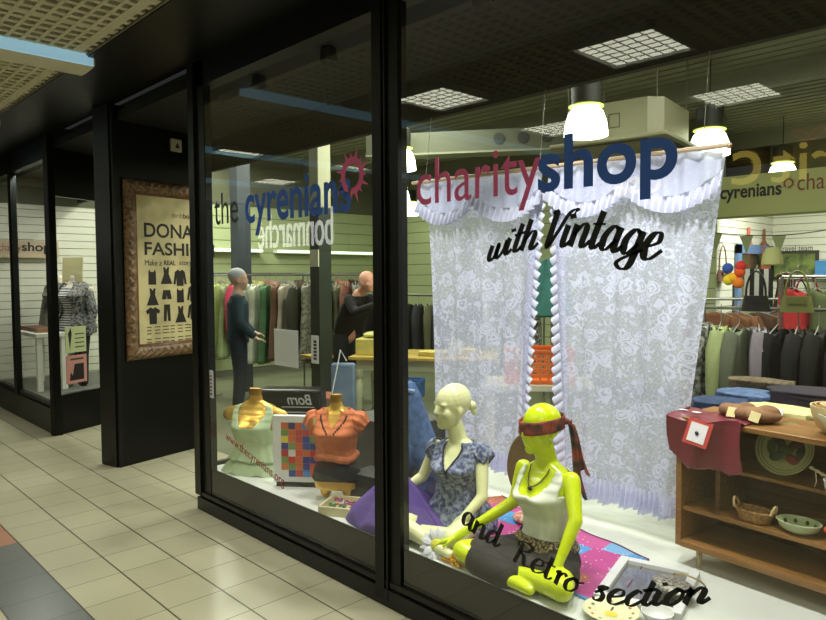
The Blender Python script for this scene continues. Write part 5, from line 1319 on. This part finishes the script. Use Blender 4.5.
# coloured flowers / balloons
t=thing('felt_flower_bunch','bunch of bright felt flowers in blue, yellow, red and orange on a tall stem','artificial flowers',(-2.80,7.2,0)); MB().tube([(0,0,1.5),(0,0,.02)],.01,6).build('stem',mat('stem_dark',(60,60,50),.7),t)
for (x,z,c_) in ((-.06,.10,(52,84,176)),(.06,.06,(226,84,40)),(-.05,-.02,(232,206,50)),(.05,-.05,(226,120,40)),(.07,.12,(206,50,44)),(-.01,.0,(240,180,40))): MB().ell((x,0,1.56+z),(.055,.045,.055)).build('flower_head',mat('felt_%d_%d_%d'%c_,c_,.8),t)
MB().lathe([(.14,0),(.14,.02),(.02,.03)],(0,0,0),20).build('base',capm,t)
# lamp
t=thing('table_lamp','pale fringed lampshade on a tall dark stand in front of the back wall','lamp',(-2.62,7.75,0)); MB().lathe([(.08,-.11),(.105,-.10),(.10,-.02),(.065,.07),(.05,.08),(.045,.08),(.06,.06),(.09,-.03),(.09,-.09)],(0,0,1.80),24).build('lamp_shade',mat('shade_straw',(190,190,130),.8,bump=(60,.4)),t); MB().tube([(0,0,1.75),(0,0,.02)],.014,8).build('stand',capm,t); MB().lathe([(.13,0),(.13,.02),(.02,.04)],(0,0,0),20).build('base',capm,t)
# picture and shelves on the back wall
t=thing('landscape_picture','dark framed green landscape picture on the white back wall','picture',(-3.25,10.46,1.52)); MB().b2(-.30,.30,0,.03,0,.40).build('frame',mat('frame_dark',(54,48,40),.5),t,smooth=False); MB().b2(-.26,.26,-.004,0,.04,.36).build('canvas',mat('canvas_green',(120,136,72),.8,noise=(7,.8),col2=(70,84,50)),t,smooth=False)
t=thing('shop_wall_lettering','dark lettering on the white back wall above the green picture','lettering',(-3.45,10.492,1.92)); lettering('Home & more',mat('wall_letter_grey',(90,92,92),.6),(0,0,0),(1,0,0),(0,0,1),.42,.08,parent=t,name='wall_letters') if False else lettering('travel team',mat('wall_letter_grey',(90,92,92),.6),(0,0,0),(1,0,0),(0,0,1),.42,.08,parent=t,name='wall_letters')
t=thing('wall_shelf','white shelf of coloured boxes on the back wall at the right edge','shelf',(-2.6,10.3,1.55)); MB().b2(-.4,1.4,-.12,.18,0,.025).build('shelf_board',white_m,t,smooth=False)
for k,(x,w,h,c_,lb) in enumerate(((-.32,.2,.2,(60,120,170),'blue box standing at the left end of the back wall shelf'),(-.08,.18,.13,(206,100,80),'coral box on the back wall shelf, right of the blue one'),(.12,.2,.18,(70,140,176),'sky blue box on the back wall shelf, right of the coral one'),(.36,.16,.1,(214,206,180),'cream box on the back wall shelf, right of the sky blue one'))):
    MB().b2(-.0,w,-.1,.1,0,h).build('shelf_box',mat('sb_%d_%d_%d'%c_,c_,.6),smooth=False,label=lb,cat='box',group='boxes on the back wall shelf',loc=(-2.6+x,10.32,1.575))

# ============================================================ FAR LEFT WINDOW CONTENTS
t,mb=bust('window_mannequin','headless white mannequin in striped top and speckled cardigan, a beige square board for a head','x' and (-8.55,2.80,.3),R(35),1.12,.0); 
t['label']='white mannequin in striped top and speckled cardigan with a beige square board as its head'
s=1.12; mwh=mat('mannequin_white',(206,196,176),.5)
t.location=(-8.75,2.74,.95)
for sx in (-1,1): mb.cap((sx*.08*s,0,.06*s),(sx*.085,-.01,-.28),.085*s,.06*s); mb.cap((sx*.085,-.01,-.28),(sx*.085,0,-.62),.055*s,.04*s)
remesh(mb,'body',mwh,t,voxel=.010,smooth=4)
stripe=bpy.data.materials.new('striped_knit'); stripe.use_nodes=True; nt=stripe.node_tree; wv=nt.nodes.new('ShaderNodeTexWave'); wv.bands_direction='Z'; wv.inputs['Scale'].default_value=11; tc=nt.nodes.new('ShaderNodeTexCoord'); nt.links.new(tc.outputs['Object'],wv.inputs['Vector']); rp=nt.nodes.new('ShaderNodeValToRGB'); rp.color_ramp.interpolation='CONSTANT'; rp.color_ramp.elements[0].color=rgb(50,52,60); rp.color_ramp.elements[1].color=rgb(190,190,186); rp.color_ramp.elements[1].position=.5; nt.links.new(wv.outputs['Fac'],rp.inputs[0]); nt.links.new(rp.outputs[0],nt.nodes['Principled BSDF'].inputs['Base Color'])
garment(s,.02,.53*s,.014,lambda a,z:z<.53 and not(math.sin(a)<0 and abs(math.cos(a))<.4 and z>.48),.004,.05).build('striped_top',stripe,t,thick=.003)
speck=mat('speckled_knit',(140,140,136),.85,noise=(40,.9),col2=(50,50,54))
garment(s,-.02,.535*s,.034,lambda a,z:z<.535 and not(math.sin(a)<0 and math.cos(a)<.25 and math.cos(a)>-.55),.007,.1).build('cardigan',speck,t,thick=.004)
for sx in (-1,1): 
    m=MB(); m.cap((sx*.15*s,0,.46*s),(sx*.22*s,.0,.22*s),.065,.055); m.cap((sx*.22*s,0,.22*s),(sx*.20*s,-.06,.0),.053,.045); m.build('sleeve',speck,t)
m=MB(); 
for sx in (-1,): m.cap((.085,-.005,.06),(.085,-.01,-.28),.11,.075); m.cap((.085,-.01,-.28),(.085,0,-.6),.075,.06)
m.build('dark_trouser_leg',mat('trouser_black',(34,34,36),.8),t)
o=MB().box((0,-.02,.72),(.27,.012,.34),rx=R(-4)).build('head_board',mat('board_beige',(176,168,124),.7),t,smooth=False)
# white table with folded goods and jacket form
t=thing('white_display_table','white table with small goods in the far left window','table',(-8.98,2.42,.3),0); MB().b2(-.55,.45,-.17,.17,.62,.66).build('table_top',white_m,t,smooth=False)
for x in (-.5,.4):
    for y in (-.13,.13): MB().b2(x-.03,x+.03,y-.03,y+.03,0,.62).build('leg',white_m,t,smooth=False)
for k,(x,c_,lb) in enumerate(((-.3,(120,70,56),'low maroon box on the white table, at its left'),(-.05,(90,84,76),'low grey box on the white table, in its middle'),(.2,(150,110,80),'low tan box on the white table, at its right'))):
    MB().b2(-.1,.1,-.1,.1,0,.05).build('goods_box',mat('gb_%d_%d_%d'%c_,c_,.7),smooth=False,label=lb,cat='box',group='boxes on the white table',loc=(-9.03+x,2.42,.96))
t,mb=bust('window_mannequin','x',(-9.5,2.80,.95),R(30),1.1,.0); t['label']='mannequin torso in a grey belted jacket behind the far left glass'
MB().tube([(0,0,0),(0,0,-.64)],.02,8).build('stand',capm,t)
s=1.1; remesh(mb,'torso',mwh,t,voxel=.010,smooth=4); gj=mat('jacket_grey_olive',(112,112,98),.85,noise=(12,.4))
garment(s,-.08,.535*s,.03,lambda a,z:z<.535,.008,.18).build('jacket',gj,t,thick=.004)
for sx in (-1,1): m=MB(); m.cap((sx*.15*s,0,.46*s),(sx*.24*s,.02,.22*s),.06,.05); m.cap((sx*.24*s,.02,.22*s),(sx*.23*s,-.05,.0),.05,.042); m.build('sleeve',gj,t)
garment(s,.18*s,.225*s,.042,lambda a,z:True,0,0).build('belt',mat('belt_tan',(120,96,60),.6),t,thick=.004)
t=thing('small_shop_sign','tan charity shop sign hung on the white slat wall in the far left window','sign',(-9.93,2.5,1.86)); MB().b2(0,.02,-.3,.42,0,.22).build('sign_board',mat('board_tan',(186,168,140),.6),t,smooth=False)
lettering('shop',blk,(.022,-.02,.05),(0,1,0),(0,0,1),.34,.15,offset=.02,parent=t,name='sign_lettering'); lettering('charity',mat('sign_brown',(120,64,44),.6),(.022,-.28,.05),(0,1,0),(0,0,1),.25,.13,parent=t,name='sign_lettering')
t=thing('white_clothes_stand','white framed stand with a picture beside the far left mannequins','stand',(-8.9,3.35,.3)); MB().b2(-.02,.02,-.02,.02,0,1.3).build('post',white_m,t,smooth=False); MB().b2(-.15,.15,-.01,.01,.7,1.1).build('framed_panel',mat('panel_khaki',(150,144,104),.7),t,smooth=False)

# ============================================================ remove garment prototypes (copies stay)
for p in _gm.values():
    for c in kids(p): bpy.data.objects.remove(c)
    bpy.data.objects.remove(p)

# ============================================================ LIGHT
def area(name,loc,size,power,col,rot=(0,0,0),sy=None,spread=None):
    l=bpy.data.lights.new(name,'AREA'); l.energy=power; l.size=size; l.color=col
    if sy: l.shape='RECTANGLE'; l.size_y=sy
    if spread: l.spread=spread
    o=bpy.data.objects.new(name,l); COL.objects.link(o); o.location=loc; o.rotation_euler=rot; return o
# display window downlights, tucked behind the header
for k,x in enumerate((-3.95,-3.2,-2.05,-1.3,-.5)):
    t=thing('display_spotlight','small black display spotlight behind the window header, %s from the left'%ORD[k],'spotlight',(x,2.40,2.84),0,'display spotlights')
    MB().lathe([(.02,.06),(.045,.05),(.05,-.02),(.045,-.02),(.0,.02)],(0,0,0),20).build('lamp_can',blackm,t)
    l=bpy.data.lights.new('spot','SPOT'); l.energy=[85,85,120,110,60][k]; l.spot_size=R(88); l.spot_blend=.7; l.shadow_soft_size=.05; l.color=(1,.985,.96)
    o=bpy.data.objects.new('display_spot_light',l); COL.objects.link(o); o.location=(x,2.40,2.80); o.rotation_euler=(R(14),0,0)
# added fill lights for the shop, no fixtures, hidden behind the bulkhead
for k,(x,y) in enumerate(((-7.5,4.2),(-7.5,5.4),(-4.6,4.2),(-4.9,4.9),(-1.6,4.2),(-1.3,5.2),(-9,5.0),(.6,5.4))):
    area('shop_fill_light',(x,y,3.45),1.2,50,(.97,1,.84),sy=.3)
area('nook_fill_light',(-2.2,8.85,2.74),1.6,85,(1,1,.95),sy=.12)  # added lamp brightening the nook walls, out of sight behind the sign
area('left_window_fill',(-8.6,2.27,2.89),1.0,26,(1,1,.95),sy=.06)  # added light for the left window, tucked behind its header
area('left_window_fill',(-9.4,3.9,3.3),1.0,20,(1,1,.95),sy=.3)  # second added light there, kept out of view by the bulkhead
# mall: added fill spots without fixtures, brightening the floor
for x,y in ((-9.3,-.4),(-6.4,-.4),(-3.0,-.5),(-1.2,-.5),(-4.2,.6)):
    l=bpy.data.lights.new('mall_fill_spot','SPOT'); l.energy=62 if x>-9 else 50; l.spot_size=R(150); l.spot_blend=1; l.shadow_soft_size=.025; l.color=(1,.96,.83)
    o=bpy.data.objects.new('mall_fill_spot',l); COL.objects.link(o); o.location=(x,y,3.0)
area('mall_near_fill',(1.6,.4,2.95),1.2,40,(1,.96,.8),sy=.8)  # added area light out of view, brightens the near mall
w=bpy.data.worlds.new('world'); w.use_nodes=True; w.node_tree.nodes['Background'].inputs[0].default_value=(.02,.022,.02,1); w.node_tree.nodes['Background'].inputs[1].default_value=1; SC.world=w

# ============================================================ CAMERA
yaw,pi_,ro=R(-46.317),R(2.858),R(-.294)
F=Vector((math.cos(pi_)*math.sin(yaw),math.cos(pi_)*math.cos(yaw),-math.sin(pi_))); r=Vector((math.cos(yaw),-math.sin(yaw),0)); u=r.cross(F)
r2=r*math.cos(ro)+u*math.sin(ro); u2=-r*math.sin(ro)+u*math.cos(ro)
cam=bpy.data.cameras.new('camera'); cam.sensor_fit='HORIZONTAL'; cam.sensor_width=36; cam.lens=685.1/826*36; cam.clip_start=.05; cam.clip_end=100
co=bpy.data.objects.new('camera',cam); COL.objects.link(co)
co.matrix_world=Matrix(((r2.x,u2.x,-F.x,0),(r2.y,u2.y,-F.y,0),(r2.z,u2.z,-F.z,1.6),(0,0,0,1)))
SC.camera=co
SC.view_settings.view_transform='Standard'; SC.view_settings.look='None'; SC.view_settings.gamma=1; SC.view_settings.exposure=0.0; SC.view_settings.use_curve_mapping=False
